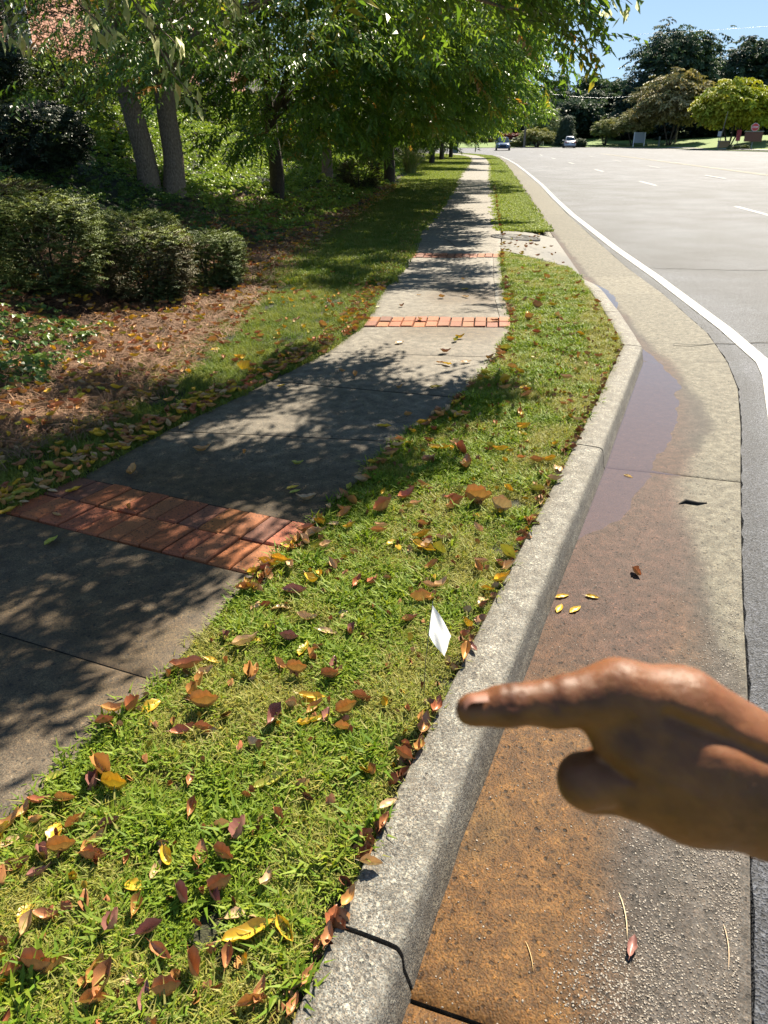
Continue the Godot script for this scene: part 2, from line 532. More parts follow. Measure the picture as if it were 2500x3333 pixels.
func build_sidewalk():
	var root := thing("sidewalk", "", "", Vector3.ZERO, 0, "", "structure")
	var L: Array = walk_left
	var Rr: Array = walk_right
	var bed := begin(false)
	# a dark bed under joints
	for i in L.size() - 1:
		var a: Vector2 = L[i]
		var b: Vector2 = L[i + 1]
		var c: Vector2 = Rr[i + 1]
		var d: Vector2 = Rr[i]
		quad(bed, Vector3(a.x, -0.03, a.y), Vector3(b.x, -0.03, b.y), Vector3(c.x, -0.03, c.y), Vector3(d.x, -0.03, d.y))
	bed.generate_normals()
	put("bed", bed.commit(), M.mortar, root)
	var bands := {4: true, 9: true, 13: true}
	for i in L.size() - 1:
		if bands.has(i):
			brick_band(root, L[i], L[i + 1], Rr[i], Rr[i + 1], i)
		elif i >= 10 and i <= 12:  # the strip along the verge is cast apart
			var k0: Vector2 = L[i].lerp(Rr[i], 0.925)
			var k1: Vector2 = L[i + 1].lerp(Rr[i + 1], 0.925)
			walk_slab(L[i], L[i + 1], k0, k1, root)
			walk_slab(k0, k1, Rr[i], Rr[i + 1], root, "edge_strip")
		else:
			walk_slab(L[i], L[i + 1], Rr[i], Rr[i + 1], root, "slab", 0.008 if i in [6, 7, 15, 16] else 0.003 if i < 10 else 0.006)
	# drain apron from sidewalk to gutter
	var ap := begin()
	var C := [Vector2(1.785, -12.0), Vector2(2.20, -14.6), Vector2(3.17, -14.63), Vector2(2.672, -10.47)]
	var n := 26
	for i in n:
		for j in n:
			for k in [[i, j], [i, j + 1], [i + 1, j + 1], [i, j], [i + 1, j + 1], [i + 1, j]]:
				var u := float(k[0]) / n
				var v := float(k[1]) / n
				var near: Vector2 = C[0].lerp(C[3], u)
				var far: Vector2 = C[1].lerp(C[2], u)
				var p := near.lerp(far, v)
				var y := -0.002 - 0.13 * pow(u, 2.0)
				var wet := exp(-pow((v - 0.25 + 0.1 * fn.get_noise_2d(p.x * 2, p.y * 2)) / 0.22, 2)) * smoothstep(0.35, 0.8, u)
				ap.set_color(Color(0.40, 0.37, 0.305).lerp(Color(0.17, 0.16, 0.15), clampf(wet * 1.1, 0, 1)) * (0.95 + 0.1 * fn.get_noise_2d(p.x * 3, p.y * 3)))
				ap.add_vertex(Vector3(p.x, y, p.y))
	put("drain_apron", done(ap), M.walk, root)
	# crack across the slab by the apron
	var cr := begin(false)
	var pa := Vector2(0.98, -13.1)
	var path := [Vector2(1.12, -12.35), Vector2(1.08, -13.0), Vector2(1.02, -13.35)]
	var path2 := [Vector2(1.06, -13.05), Vector2(1.4, -12.75), Vector2(1.75, -12.45), Vector2(2.0, -12.3)]
	for pp in [path, path2]:
		for i in pp.size() - 1:
			var a: Vector2 = pp[i]
			var b: Vector2 = pp[i + 1]
			var s := (b - a).orthogonal().normalized() * 0.007
			quad(cr, Vector3(a.x - s.x, 0.0075, a.y - s.y), Vector3(b.x - s.x, 0.0075, b.y - s.y), Vector3(b.x + s.x, 0.0075, b.y + s.y), Vector3(a.x + s.x, 0.0075, a.y + s.y))
	cr.generate_normals()
	put("crack", cr.commit(), M.dark, root)
	# manhole lid on the apron
	var mh := thing("manhole_cover", "round dark iron manhole lid set in the concrete apron beside the sidewalk", "manhole cover", Vector3(2.28, -0.012, -13.68))
	mh.rotation.z = -0.045
	put("frame", lathe([Vector2(0.43, -0.02), Vector2(0.43, 0.008), Vector2(0.385, 0.009), Vector2(0.382, -0.01)], 40), M.iron, mh)
	var lid := put("lid", lathe([Vector2(0.376, -0.01), Vector2(0.374, 0.006), Vector2(0.33, 0.006), Vector2(0.327, 0.000), Vector2(0.27, 0.000), Vector2(0.267, 0.006), Vector2(0.20, 0.006), Vector2(0.197, 0.0), Vector2(0.12, 0.0), Vector2(0.117, 0.006), Vector2(0.0, 0.006)], 40), M.iron, mh)

func brick_band(root, l0: Vector2, l1: Vector2, r0: Vector2, r1: Vector2, which: int):
	var cols: int = int(round(((l0.distance_to(r0) + l1.distance_to(r1)) * 0.5) / 0.112))
	for row in 2:
		for k in cols:
			var corners := []
			for w in [[0, 0], [0, 1], [1, 1], [1, 0]]:
				var u: float = (k + 0.045 + 0.91 * w[0]) / cols
				var v: float = (row + 0.022 + 0.956 * w[1]) / 2.0
				# a little wander in the crossing joint of the first band
				var a := l0.lerp(l1, v)
				var b := r0.lerp(r1, v)
				corners.append(a.lerp(b, u))
			var y := R(-0.006, 0.006)
			var st := begin(false)
			var cen: Vector2 = (corners[0] + corners[1] + corners[2] + corners[3]) * 0.25
			var t := R(0.72, 1.12)
			var c := Color(0.74 * t, R(0.19, 0.25) * t, R(0.05, 0.09) * t)
			if rng.randf() < 0.15: c = Color(0.5 * t, 0.17 * t, 0.085 * t)
			st.set_color(c)
			var tops := []
			var mids := []
			for i in 4:
				var q: Vector2 = corners[i]
				var inn := q.lerp(cen, 0.07)
				tops.append(Vector3(inn.x, y + 0.004 + R(-0.0015, 0.0015), inn.y))
				mids.append(Vector3(q.x, y - 0.003, q.y))
			quad(st, tops[0], tops[1], tops[2], tops[3])
			for i in 4:
				var j := (i + 1) % 4
				quad(st, mids[i], mids[j], tops[j], tops[i])
				quad(st, mids[i] - Vector3(0, 0.045, 0), mids[j] - Vector3(0, 0.045, 0), mids[j], mids[i])
			st.generate_normals()
			put("brick", st.commit(), M.brick, root)

# ------------------------------------------------------------------ kerbs
func kerb_block(root, pts: Array, i0: int, i1: int, drop := 0.135, end_trim := 0.006, fall0 := 0.0, fall1 := 0.0):
	var prof := [Vector2(0.0, -0.28), Vector2(0.0, -0.006), Vector2(0.006, 0.0), Vector2(0.06, 0.001), Vector2(0.124, -0.002), Vector2(0.142, -0.006), Vector2(0.151, -0.015), Vector2(0.156, -0.030), Vector2(0.162, -0.07), Vector2(0.172, -0.11), Vector2(0.182, -drop - 0.004), Vector2(0.184, -0.28)]
	var line := []
	for i in range(i0, i1 + 1):
		line.append(pts[i])
		if i < i1:
			var seg: float = pts[i].distance_to(pts[i + 1])
			var n: int = clampi(int(seg / 0.12), 1, 8)
			for k in range(1, n): line.append(pts[i].lerp(pts[i + 1], float(k) / n))
	var rings := []
	var total := 0.0
	for i in line.size() - 1: total += line[i].distance_to(line[i + 1])
	var run := 0.0
	for i in line.size():
		var p: Vector2 = line[i]
		var d: Vector2 = (line[mini(i + 1, line.size() - 1)] - line[maxi(i - 1, 0)]).normalized()
		if i0 > 0 and i == 0: d = ((line[1] - line[0]).normalized() + (pts[i0] - pts[i0 - 1]).normalized()).normalized()
		if i1 < pts.size() - 1 and i == line.size() - 1: d = ((line[i] - line[i - 1]).normalized() + (pts[i1 + 1] - pts[i1]).normalized()).normalized()
		if i == 0: p += (line[1] - line[0]).normalized() * end_trim
		if i == line.size() - 1: p -= (line[i] - line[i - 1]).normalized() * end_trim
		var s := Vector2(-d.y, d.x)
		if i > 0: run += line[i].distance_to(line[i - 1])
		var fall := lerpf(fall0, fall1, smoothstep(0.0, 1.0, run / total))
		var ring := []
		for q in prof:
			var nn := 0.003 * fn.get_noise_2d(p.x * 4 + q.x * 20, p.y * 4 + q.y * 20)
			ring.append(Vector3(p.x + s.x * (q.x + nn), maxf(q.y - fall * (1.0 if q.y > -0.2 else 0.0), -0.28) + nn * 0.5, p.y + s.y * (q.x + nn)))
		rings.append(ring)
	var st := begin()
	for i in rings.size() - 1:
		for k in prof.size() - 1:
			for w in [[i, k], [i, k + 1], [i + 1, k + 1], [i, k], [i + 1, k + 1], [i + 1, k]]:
				var p: Vector3 = rings[w[0]][w[1]]
				var c := Color(0.56, 0.525, 0.44)
				var n := fn.get_noise_2d(p.x * 2.3, p.z * 2.3)
				# mossy, silty stain low on the face
				var low := smoothstep(-0.05, -0.13, p.y)
				c = c.lerp(Color(0.36, 0.29, 0.19), low * (0.55 + 0.6 * n))
				c = c.lerp(Color(0.42, 0.37, 0.28), clampf(n - 0.05, 0, 1) * 1.2)
				st.set_color(c * (0.95 + 0.12 * fn.get_noise_2d(p.x * 9, p.z * 9)))
				st.add_vertex(p)
	for e in [0, rings.size() - 1]:
		var r: Array = rings[e]
		for k in range(1, prof.size() - 1):
			st.set_color(Color(0.3, 0.27, 0.21))
			st.set_smooth_group(-1)
			st.add_vertex(r[0]); st.add_vertex(r[k]); st.add_vertex(r[k + 1])
	put("kerb_block", done(st), M.kerb, root)

func build_kerbs():
	var root := thing("kerb", "", "", Vector3.ZERO, 0, "", "structure")
	kerb_block(root, kerb_near, 0, 2)
	kerb_block(root, kerb_near, 2, 9)
	kerb_block(root, kerb_near, 9, 14)
	kerb_block(root, kerb_near, 14, 16)
	kerb_block(root, kerb_near, 16, 17)
	kerb_block(root, kerb_near, 17, 19, 0.135, 0.004, 0.0, 0.118)
	kerb_block(root, kerb_far, 0, 1, 0.135, 0.004, 0.11, 0.03)
	for i in range(1, 13): kerb_block(root, kerb_far, i, i + 1, 0.135, 0.01, 0.03, 0.03)

func offset_line(pts: Array, d: float) -> Array:
	var out := []
	for i in pts.size():
		var t: Vector2 = (pts[mini(i + 1, pts.size() - 1)] - pts[maxi(i - 1, 0)]).normalized()
		out.append(pts[i] + Vector2(-t.y, t.x) * d)
	return out

# ------------------------------------------------------------------ gutter and road
func along(pts: Array, t: float) -> Vector2:  # by fraction of length
	var total := 0.0
	for i in pts.size() - 1: total += pts[i].distance_to(pts[i + 1])
	var s := t * total
	for i in pts.size() - 1:
		var d: float = pts[i].distance_to(pts[i + 1])
		if s <= d or i == pts.size() - 2: return pts[i].lerp(pts[i + 1], s / d)
		s -= d
	return pts[-1]

func wet_edge(z: float) -> float:
	return ramp([Vector2(-13, 0.12), Vector2(-9, 0.16), Vector2(-7, 0.2), Vector2(-6.2, 0.28), Vector2(-5.75, 0.41), Vector2(-4.9, 0.7), Vector2(-4.45, 0.78), Vector2(-4.1, 0.64), Vector2(-3.87, 0.5), Vector2(-3.5, 0.52), Vector2(-3.2, 0.63), Vector2(-2.8, 0.75), Vector2(-2.3, 0.86), Vector2(-1.9, 1.02), Vector2(0, 1.02)], z)

func gutter_color(x: float, z: float, u: float) -> Color:
	var dry := Color(0.47, 0.43, 0.32)
	var n := fn.get_noise_2d(x * 1.6, z * 1.6)
	var n2 := fn.get_noise_2d(x * 5.0 + 3, z * 5.0)
	var e := wet_edge(z) + 0.05 * n + 0.025 * n2
	var wet := smoothstep(0.035, -0.035, u - e)
	var damp := Color(0.165, 0.13, 0.105)
	var rim := exp(-pow((u - e + 0.03) / 0.05, 2)) * smoothstep(-6.4, -5.5, z)
	var c := dry.lerp(damp, wet).lerp(Color(0.16, 0.135, 0.10), rim * 0.6)
	# red-brown silt lying along the kerb, orange near the lowest joint
	var silt_w := ramp([Vector2(-7, 0.05), Vector2(-6, 0.3), Vector2(-4.5, 0.5), Vector2(-3.2, 0.62), Vector2(-2.2, 0.72), Vector2(-1.5, 0.55), Vector2(-0.9, 0.56)], z) + 0.12 * n + 0.04 * n2
	var silt := smoothstep(0.16, -0.12, u - silt_w)
	var sc := Color(0.235, 0.115, 0.078).lerp(Color(0.42, 0.195, 0.042), smoothstep(-2.6, -1.5, z + 0.4 * n))
	c = c.lerp(sc, silt * 0.92)
	c = c.lerp(Color(0.19, 0.14, 0.06), smoothstep(0.2, 0.5, n) * smoothstep(-1.9, -1.0, z) * silt * 0.7)
	c = c.lerp(Color(0.31, 0.27, 0.235), smoothstep(0.45, 0.9, u) * smoothstep(-2.4, -1.4, z) * 0.8)
	return c * (0.95 + 0.16 * n2)

func gutter_slab(root, i0: float, i1: float, tone := 1.0, wet := false, called := "gutter_slab", lift := 0.0):
	# i0, i1: fractions in z of gutter outer edge: walked by z stations
	var st := begin()
	var nz: int = clampi(int((i0 - i1) / 0.06), 6, 60)
	var nu := 22
	var gap := 0.005
	var P := func(v: float, u: float) -> Vector3:
		var zz: float = lerpf(i0 - gap, i1 + gap, v)
		var b := Vector2(x_at(gutter_out, zz), zz)
		var a := nearest_in(b)
		var p := a.lerp(b, u)
		var y := -0.137 + 0.03 * u + lift + 0.0028 * fn.get_noise_2d(p.x * 2.0, p.y * 2.0) + 0.0007 * fn.get_noise_2d(p.x * 11.0, p.y * 11.0)
		if v <= 0.0 or v >= 1.0: y -= 0.006
		return Vector3(p.x, y, p.y)
	var vs := [0.0, 0.012 / (i0 - i1)]
	for i in range(1, nz): vs.append(float(i) / nz)
	vs.append(1.0 - 0.012 / (i0 - i1)); vs.append(1.0)
	nz = vs.size() - 1
	for i in nz:
		for j in nu:
			for k in [[i, j], [i + 1, j], [i + 1, j + 1], [i, j], [i + 1, j + 1], [i, j + 1]]:
				var u := float(k[1]) / nu
				var p: Vector3 = P.call(vs[k[0]], u)
				st.set_color(gutter_color(p.x, p.z, u) * tone)
				st.add_vertex(p)
	# the sunk edges at both joints and at the asphalt
	st.set_color(Color(0.25, 0.22, 0.17))
	st.set_smooth_group(1)
	for i in nz:
		var a: Vector3 = P.call(vs[i], 1.0)
		var b: Vector3 = P.call(vs[i + 1], 1.0)
		quad(st, a, b, b + Vector3(0, -0.08, 0), a + Vector3(0, -0.08, 0))
	for v in [0.0, 1.0]:
		for j in nu:
			var a: Vector3 = P.call(v, float(j) / nu)
			var b: Vector3 = P.call(v, float(j + 1) / nu)
			quad(st, a, b, b + Vector3(0, -0.08, 0), a + Vector3(0, -0.08, 0))
	put(called, done(st), M.gutter_wet if wet else M.gutter, root)

func nearest_in(b: Vector2) -> Vector2:
	var best := Vector2.ZERO
	var bd := 1e9
	for i in gutter_in.size() - 1:
		var q := Geometry2D.get_closest_point_to_segment(b, gutter_in[i], gutter_in[i + 1])
		var d := q.distance_to(b)
		if d < bd:
			bd = d
			best = q
	return best

func build_gutter_and_road():
	gutter_in = offset_line(kerb_near, 0.176)
	gutter_in.append_array(offset_line(kerb_far, 0.176))
	var root := thing("gutter", "", "", Vector3.ZERO, 0, "", "structure")
	gutter_slab(root, 0.6, -0.74, 1.0, true)
	gutter_slab(root, -0.74, -3.655, 1.0, true)
	gutter_slab(root, -3.655, -6.03, 1.0)
	gutter_slab(root, -6.03, -9.0, 1.0)
	gutter_slab(root, -9.0, -10.3, 1.18)
	gutter_slab(root, -10.3, -14.3, 0.98)
	gutter_slab(root, -14.3, -19.0, 0.94)
	var z := -19.0
	while z > -84.0:
		var z1 := maxf(z - R(5.0, 7.0), -86.0)
		gutter_slab(root, z, z1, R(0.92, 1.06))
		z = z1
	# muddy film of water standing along the kerb face
	var film := begin()
	var zs := []
	z = -2.75
	while z > -6.9:
		zs.append(z); z -= 0.03
	var nu := 26
	for i in zs.size() - 1:
		for j in nu:
			for k in [[i, j], [i + 1, j], [i + 1, j + 1], [i, j], [i + 1, j + 1], [i, j + 1]]:
				var zz: float = zs[k[0]]
				var b := Vector2(x_at(gutter_out, zz), zz)
				var a := nearest_in(b)
				var wide: float = maxf(0.02, ramp([Vector2(-6.9, 0.0), Vector2(-6.0, 0.22), Vector2(-5.2, 0.46), Vector2(-4.4, 0.5), Vector2(-3.6, 0.38), Vector2(-3.0, 0.22), Vector2(-2.75, 0.0)], zz))
				var u: float = minf(wide + 0.2, 0.95) * k[1] / nu
				var p := a.lerp(b, u)
				film.add_vertex(Vector3(p.x, -0.1375 + 0.03 * wide, p.y))
	var wm := mat(Color(0.15, 0.10, 0.09), 0.12, 0.5)
	wm.albedo_color.a = 0.38
	wm.transparency = BaseMaterial3D.TRANSPARENCY_ALPHA
	tag(put("puddle_water", done(film), wm), "", "", "", "structure")
	# wet grit: grains of aggregate standing proud of the worn concrete
	var xs := []
	var cs := []
	var tries := 0
	while xs.size() < 17000 and tries < 160000:
		tries += 1
		var zz := R(-2.5, 0.2)
		var b := Vector2(x_at(gutter_out, zz), zz)
		var a := nearest_in(b)
		var u := R(0.02, 0.97)
		var lo: float = ramp([Vector2(-2.5, 0.9), Vector2(-1.5, 0.62), Vector2(-1.2, 0.55), Vector2(-0.8, 0.48), Vector2(0.2, 0.42)], zz) + 0.12 * fn.get_noise_2d(a.x * 2.0, zz * 2.0)
		var want := smoothstep(lo - 0.12, lo + 0.22, u) * (0.55 + 0.6 * fn.get_noise_2d(zz * 2.0, u * 3.0)) + 0.012
		if rng.randf() > want * (0.5 if zz < -1.6 else 1.0): continue
		var p := a.lerp(b, u)
		var s := R(0.0010, 0.0030)
		xs.append(Transform3D(Basis(Vector3.UP, R(0, TAU)) * Basis(Vector3(1, 0, 0), R(-0.35, 0.35)) * Basis(Vector3(0, 0, 1), R(-0.35, 0.35)) * Basis.from_scale(Vector3(s * R(0.8, 1.4), s * 0.55, s)), Vector3(p.x, -0.137 + 0.03 * u + 0.0028 * fn.get_noise_2d(p.x * 2.0, p.y * 2.0) + 0.0005, p.y)))
		cs.append(Color(0.08, 0.062, 0.045).lerp(Color(0.27, 0.235, 0.19), rng.randf()))
	var peb := lathe([Vector2(0.0, 1.0), Vector2(0.45, 0.85), Vector2(0.85, 0.45), Vector2(1.0, 0.0), Vector2(0.8, -0.6)], 7)
	tag(scatter("grit", peb, vmat(0.42, 0.4), xs, cs), "wet grit and exposed aggregate grains glinting on the gutter concrete", "grit", "", "stuff")
	film = begin()
	zs = []
	z = -7.9
	while z > -9.95:
		zs.append(z); z -= 0.06
	for i in zs.size() - 1:
		for j in nu:
			for k in [[i, j], [i + 1, j], [i + 1, j + 1], [i, j], [i + 1, j + 1], [i, j + 1]]:
				var zz: float = zs[k[0]]
				var b := Vector2(x_at(gutter_out, zz), zz)
				var a := nearest_in(b)
				var wide: float = 0.24 * sin(PI * (zz + 7.9) / -2.05) + 0.01
				var p := a.lerp(b, wide * k[1] / nu)
				film.add_vertex(Vector3(p.x, -0.1305, p.y))
	tag(put("puddle_water", done(film), wm), "", "", "", "structure")

	# asphalt: near strips finer, a ragged edge against the gutter
	var st := begin()
	var edge := []
	z = 1.6
	while z > -86.0:
		edge.append(Vector2(x_at(gutter_out, z) + 0.004 + 0.012 * fn.get_noise_1d(z * 9.0) + 0.01 * fn.get_noise_1d(z * 31.0), z))
		z -= 0.06 if z > -12 else 0.5
	for i in range(22, gutter_out.size()):
		edge.append(gutter_out[i] + Vector2(0.03, 0.03))
	var offs := [0.0, 0.005, 0.03, 0.08, 0.15, 0.35, 0.8, 1.6, 3.2, 6.0, 12.0, 26.0, 70.0]
	var centre := Vector2(60, -60)
	for i in edge.size() - 1:
		for j in offs.size() - 1:
			st.set_smooth_group(1 if j == 0 else 0)
			for k in [[i, j], [i + 1, j], [i + 1, j + 1], [i, j], [i + 1, j + 1], [i, j + 1]]:
				var e: Vector2 = edge[k[0]]
				var o: float = offs[k[1]]
				var dirn := Vector2(1, -0.1) if e.y > -84 else (centre - e).normalized() * 0.0 + Vector2(0.55, -0.84)
				var p := e + dirn * o
				var y := -0.112 + minf(0.012 * o, 0.10) + 0.004 * fn.get_noise_2d(p.x * 3, p.y * 3) * minf(o * 8.0, 1.0)
				if k[1] == 0: y -= 0.016
				var c := Color(0.235, 0.245, 0.28)
				c *= 0.92 + 0.3 * fn.get_noise_2d(p.x * 0.25, p.y * 0.05) + 0.12 * fn.get_noise_2d(p.x * 1.6, p.y * 0.12)
				if o < 0.1: c *= 0.72
				st.set_color(c)
				st.add_vertex(Vector3(p.x, y, p.y))
	tag(put("road", done(st), M.asphalt), "", "", "", "structure")

func road_y(x: float, z: float) -> float:
	var o := maxf(0.0, x - x_at(gutter_out, z))
	return -0.112 + minf(0.012 * o, 0.10)

func ribbon(called: String, pts: Array, w: float, m: Material, parent, lift := 0.006):
	var st := begin()
	var line := []
	for i in pts.size() - 1:
		var n: int = clampi(int(pts[i].distance_to(pts[i + 1]) / 0.4), 1, 60)
		for k in n: line.append(pts[i].lerp(pts[i + 1], float(k) / n))
	line.append(pts[-1])
	var prev := []
	for i in line.size():
		var t: Vector2 = (line[mini(i + 1, line.size() - 1)] - line[maxi(i - 1, 0)]).normalized()
		var s := Vector2(-t.y, t.x) * w * 0.5
		var a: Vector2 = line[i] - s
		var b: Vector2 = line[i] + s
		var q := [Vector3(a.x, road_y(a.x, a.y) + lift, a.y), Vector3(b.x, road_y(b.x, b.y) + lift, b.y)]
		if prev: quad(st, prev[0], q[0], q[1], prev[1])
		prev = q
	put(called, done(st), m, parent)

# ------------------------------------------------------------------ markings and the far side
var far_kerb := [Vector2(-90, -108), Vector2(-40, -114), Vector2(-10, -119.5), Vector2(11, -124), Vector2(26, -131), Vector2(34, -132.5), Vector2(38, -128), Vector2(41, -121.5), Vector2(41.5, -108), Vector2(40.6, -103.5), Vector2(42.5, -94), Vector2(46, -80), Vector2(51, -55), Vector2(54, -30), Vector2(56, 5)]

func out_dir(p: Vector2) -> Vector2:
	return (p - Vector2(14, -78)).normalized()

func far_h(d: float) -> float:
	return 0.03 + 1.35 * smoothstep(1.0, 26.0, d) + 0.012 * d

func far_ground_y(x: float, z: float) -> float:
	var p := Vector2(x, z)
	var bd := 1e9
	for i in far_kerb.size() - 1:
		var q := Geometry2D.get_closest_point_to_segment(p, far_kerb[i], far_kerb[i + 1])
		bd = minf(bd, q.distance_to(p))
	return far_h(bd)

func build_far_side():
	var marks := thing("road_markings", "", "", Vector3.ZERO, 0, "", "structure")
	var edge := [Vector2(1.29, -1.6), Vector2(1.66, -2.45), Vector2(2.075, -3.41), Vector2(2.275, -3.891), Vector2(2.60, -4.671), Vector2(2.985, -5.6), Vector2(3.115, -6.0), Vector2(3.29, -7.2), Vector2(3.6, -10.2), Vector2(3.84, -13.0), Vector2(4.46, -18.87), Vector2(5.1, -24.0), Vector2(6.05, -31.1), Vector2(7.4, -42.3), Vector2(8.85, -55.0), Vector2(9.95, -66.0), Vector2(10.9, -77.0), Vector2(10.8, -82.0)]
	ribbon("edge_line", edge, 0.125, M.paint, marks)
	for k in range(0, 7):
		var z0 := -17.6 - 12.2 * k
		var x0 := 8.72 + (-z0 - 17.6) * 0.104
		ribbon("lane_dash", [Vector2(x0, z0), Vector2(x0 + 0.32, z0 - 3.05)], 0.11, M.paint, marks)
		var x1 := 12.9 + (-z0 - 17.6) * 0.104
		ribbon("lane_dash", [Vector2(x1, z0 - 4.0), Vector2(x1 + 0.32, z0 - 7.05)], 0.11, M.paint, marks)
	for o in [0.0, 0.28]:
		ribbon("centre_line", [Vector2(14.6 + o, -12.0), Vector2(16.9 + o, -34.0), Vector2(19.8 + o, -62.0), Vector2(22.0 + o, -84.0)], 0.1, M.yellow_paint, marks)
	# sealed cracks in the asphalt
	var cr := begin(false)
	for c in [[Vector2(2.6, -6.6), Vector2(4.4, -6.7), Vector2(6.2, -6.95)], [Vector2(3.75, -10.9), Vector2(5.0, -10.6), Vector2(7.6, -10.7)], [Vector2(14.5, -45.0), Vector2(18.0, -47.5), Vector2(22.5, -48.5)], [Vector2(19.5, -36.0), Vector2(22.0, -35.0)]]:
		for i in c.size() - 1:
			var n := 14
			for k in n:
				var a: Vector2 = c[i].lerp(c[i + 1], float(k) / n)
				var b: Vector2 = c[i].lerp(c[i + 1], float(k + 1) / n)
				a.y += 0.1 * fn.get_noise_1d(a.x * 3.0); b.y += 0.1 * fn.get_noise_1d(b.x * 3.0)
				var s := Vector2(0, 0.006 + 0.00035 * -a.y)
				quad(cr, Vector3(a.x, road_y(a.x, a.y) + 0.006, a.y - s.y), Vector3(b.x, road_y(b.x, b.y) + 0.006, b.y - s.y), Vector3(b.x, road_y(b.x, b.y) + 0.006, b.y + s.y), Vector3(a.x, road_y(a.x, a.y) + 0.006, a.y + s.y))
	cr.generate_normals()
	put("crack", cr.commit(), M.dark, marks)
	# lawns beyond the bend: strips leading away from the far kerb
	var st := begin()
	var ds := [0.0, 0.4, 2.0, 5.0, 9.0, 14.0, 20.0, 27.0, 40.0, 70.0, 140.0, 260.0]
	var line := []
	for i in far_kerb.size() - 1:
		var n: int = maxi(1, int(far_kerb[i].distance_to(far_kerb[i + 1]) / 2.0))
		for k in n: line.append(far_kerb[i].lerp(far_kerb[i + 1], float(k) / n))
	line.append(far_kerb[-1])
	for i in line.size() - 1:
		for j in ds.size() - 1:
			for k in [[i, j], [i + 1, j], [i + 1, j + 1], [i, j], [i + 1, j + 1], [i, j + 1]]:
				var e: Vector2 = line[k[0]]
				var p: Vector2 = e + out_dir(e) * ds[k[1]]
				var n := fn.get_noise_2d(p.x * 0.15, p.y * 0.15)
				st.set_color(Color(0.15, 0.24, 0.035).lerp(Color(0.22, 0.25, 0.05), clampf(n + 0.2, 0, 1)))
				st.add_vertex(Vector3(p.x, far_h(ds[k[1]]) if j + (k[1] - j) > 0 else 0.02, p.y))
	tag(put("far_lawn", done(st), M.lawn), "", "", "", "structure")
	# low kerb round the lawn, open at the driveway
	var fk := thing("far_kerb", "", "", Vector3.ZERO, 0, "", "structure")
	for i in far_kerb.size() - 1:
		if i == 7: continue
		var a: Vector2 = far_kerb[i]
		var b: Vector2 = far_kerb[i + 1]
		var st2 := begin(false)
		var o0 := out_dir(a) * 0.35
		var o1 := out_dir(b) * 0.35
		quad(st2, Vector3(a.x, -0.3, a.y), Vector3(a.x, 0.045, a.y), Vector3(b.x, 0.045, b.y), Vector3(b.x, -0.3, b.y))
		quad(st2, Vector3(a.x, 0.045, a.y), Vector3(a.x + o0.x, 0.05, a.y + o0.y), Vector3(b.x + o1.x, 0.05, b.y + o1.y), Vector3(b.x, 0.045, b.y))
		st2.generate_normals()
		put("kerb_block", st2.commit(), M.mortar, fk)
	# driveway climbing away between the lawns
	var dw := begin()
	var dl := [[Vector2(40.9, -121.6), Vector2(41.4, -107.9)], [Vector2(43.2, -124.3), Vector2(43.6, -111.5)], [Vector2(46.8, -130), Vector2(47.6, -120)], [Vector2(52, -139), Vector2(54.0, -132)], [Vector2(60, -152), Vector2(63, -146)]]
	for i in dl.size() - 1:
		var n := 6
		for k in n:
			var q := []
			for w in [[0, k], [1, k], [1, k + 1], [0, k + 1]]:
				var a: Vector2 = dl[i][0].lerp(dl[i + 1][0], float(w[1]) / n)
				var b: Vector2 = dl[i][1].lerp(dl[i + 1][1], float(w[1]) / n)
				var p := a.lerp(b, w[0])
				q.append(Vector3(p.x, maxf(far_ground_y(p.x, p.y) + 0.05, 0.0) if i + k > 0 else -0.015, p.y))
			quad(dw, q[0], q[1], q[2], q[3])
	M.drive = textured(M.kerb.albedo_texture, 0.5, 0.8, 0.1, false, Color(0.62, 0.58, 0.52))
	tag(put("driveway", done(dw), M.drive), "", "", "", "structure")
	# pavement strip behind the kerb on the near end of the lawn
	var pv := begin()
	var pl := [Vector2(43.0, -105.5), Vector2(44.6, -96), Vector2(48.2, -80), Vector2(53.2, -55), Vector2(56, -32)]
	for i in pl.size() - 1:
		var a: Vector2 = pl[i]
		var b: Vector2 = pl[i + 1]
		quad(pv, Vector3(a.x - 1.0, 0.14, a.y), Vector3(b.x - 1.0, 0.14, b.y), Vector3(b.x + 0.5, 0.19, b.y), Vector3(a.x + 0.5, 0.19, a.y))
	tag(put("far_pavement", done(pv), M.drive), "", "", "", "structure")

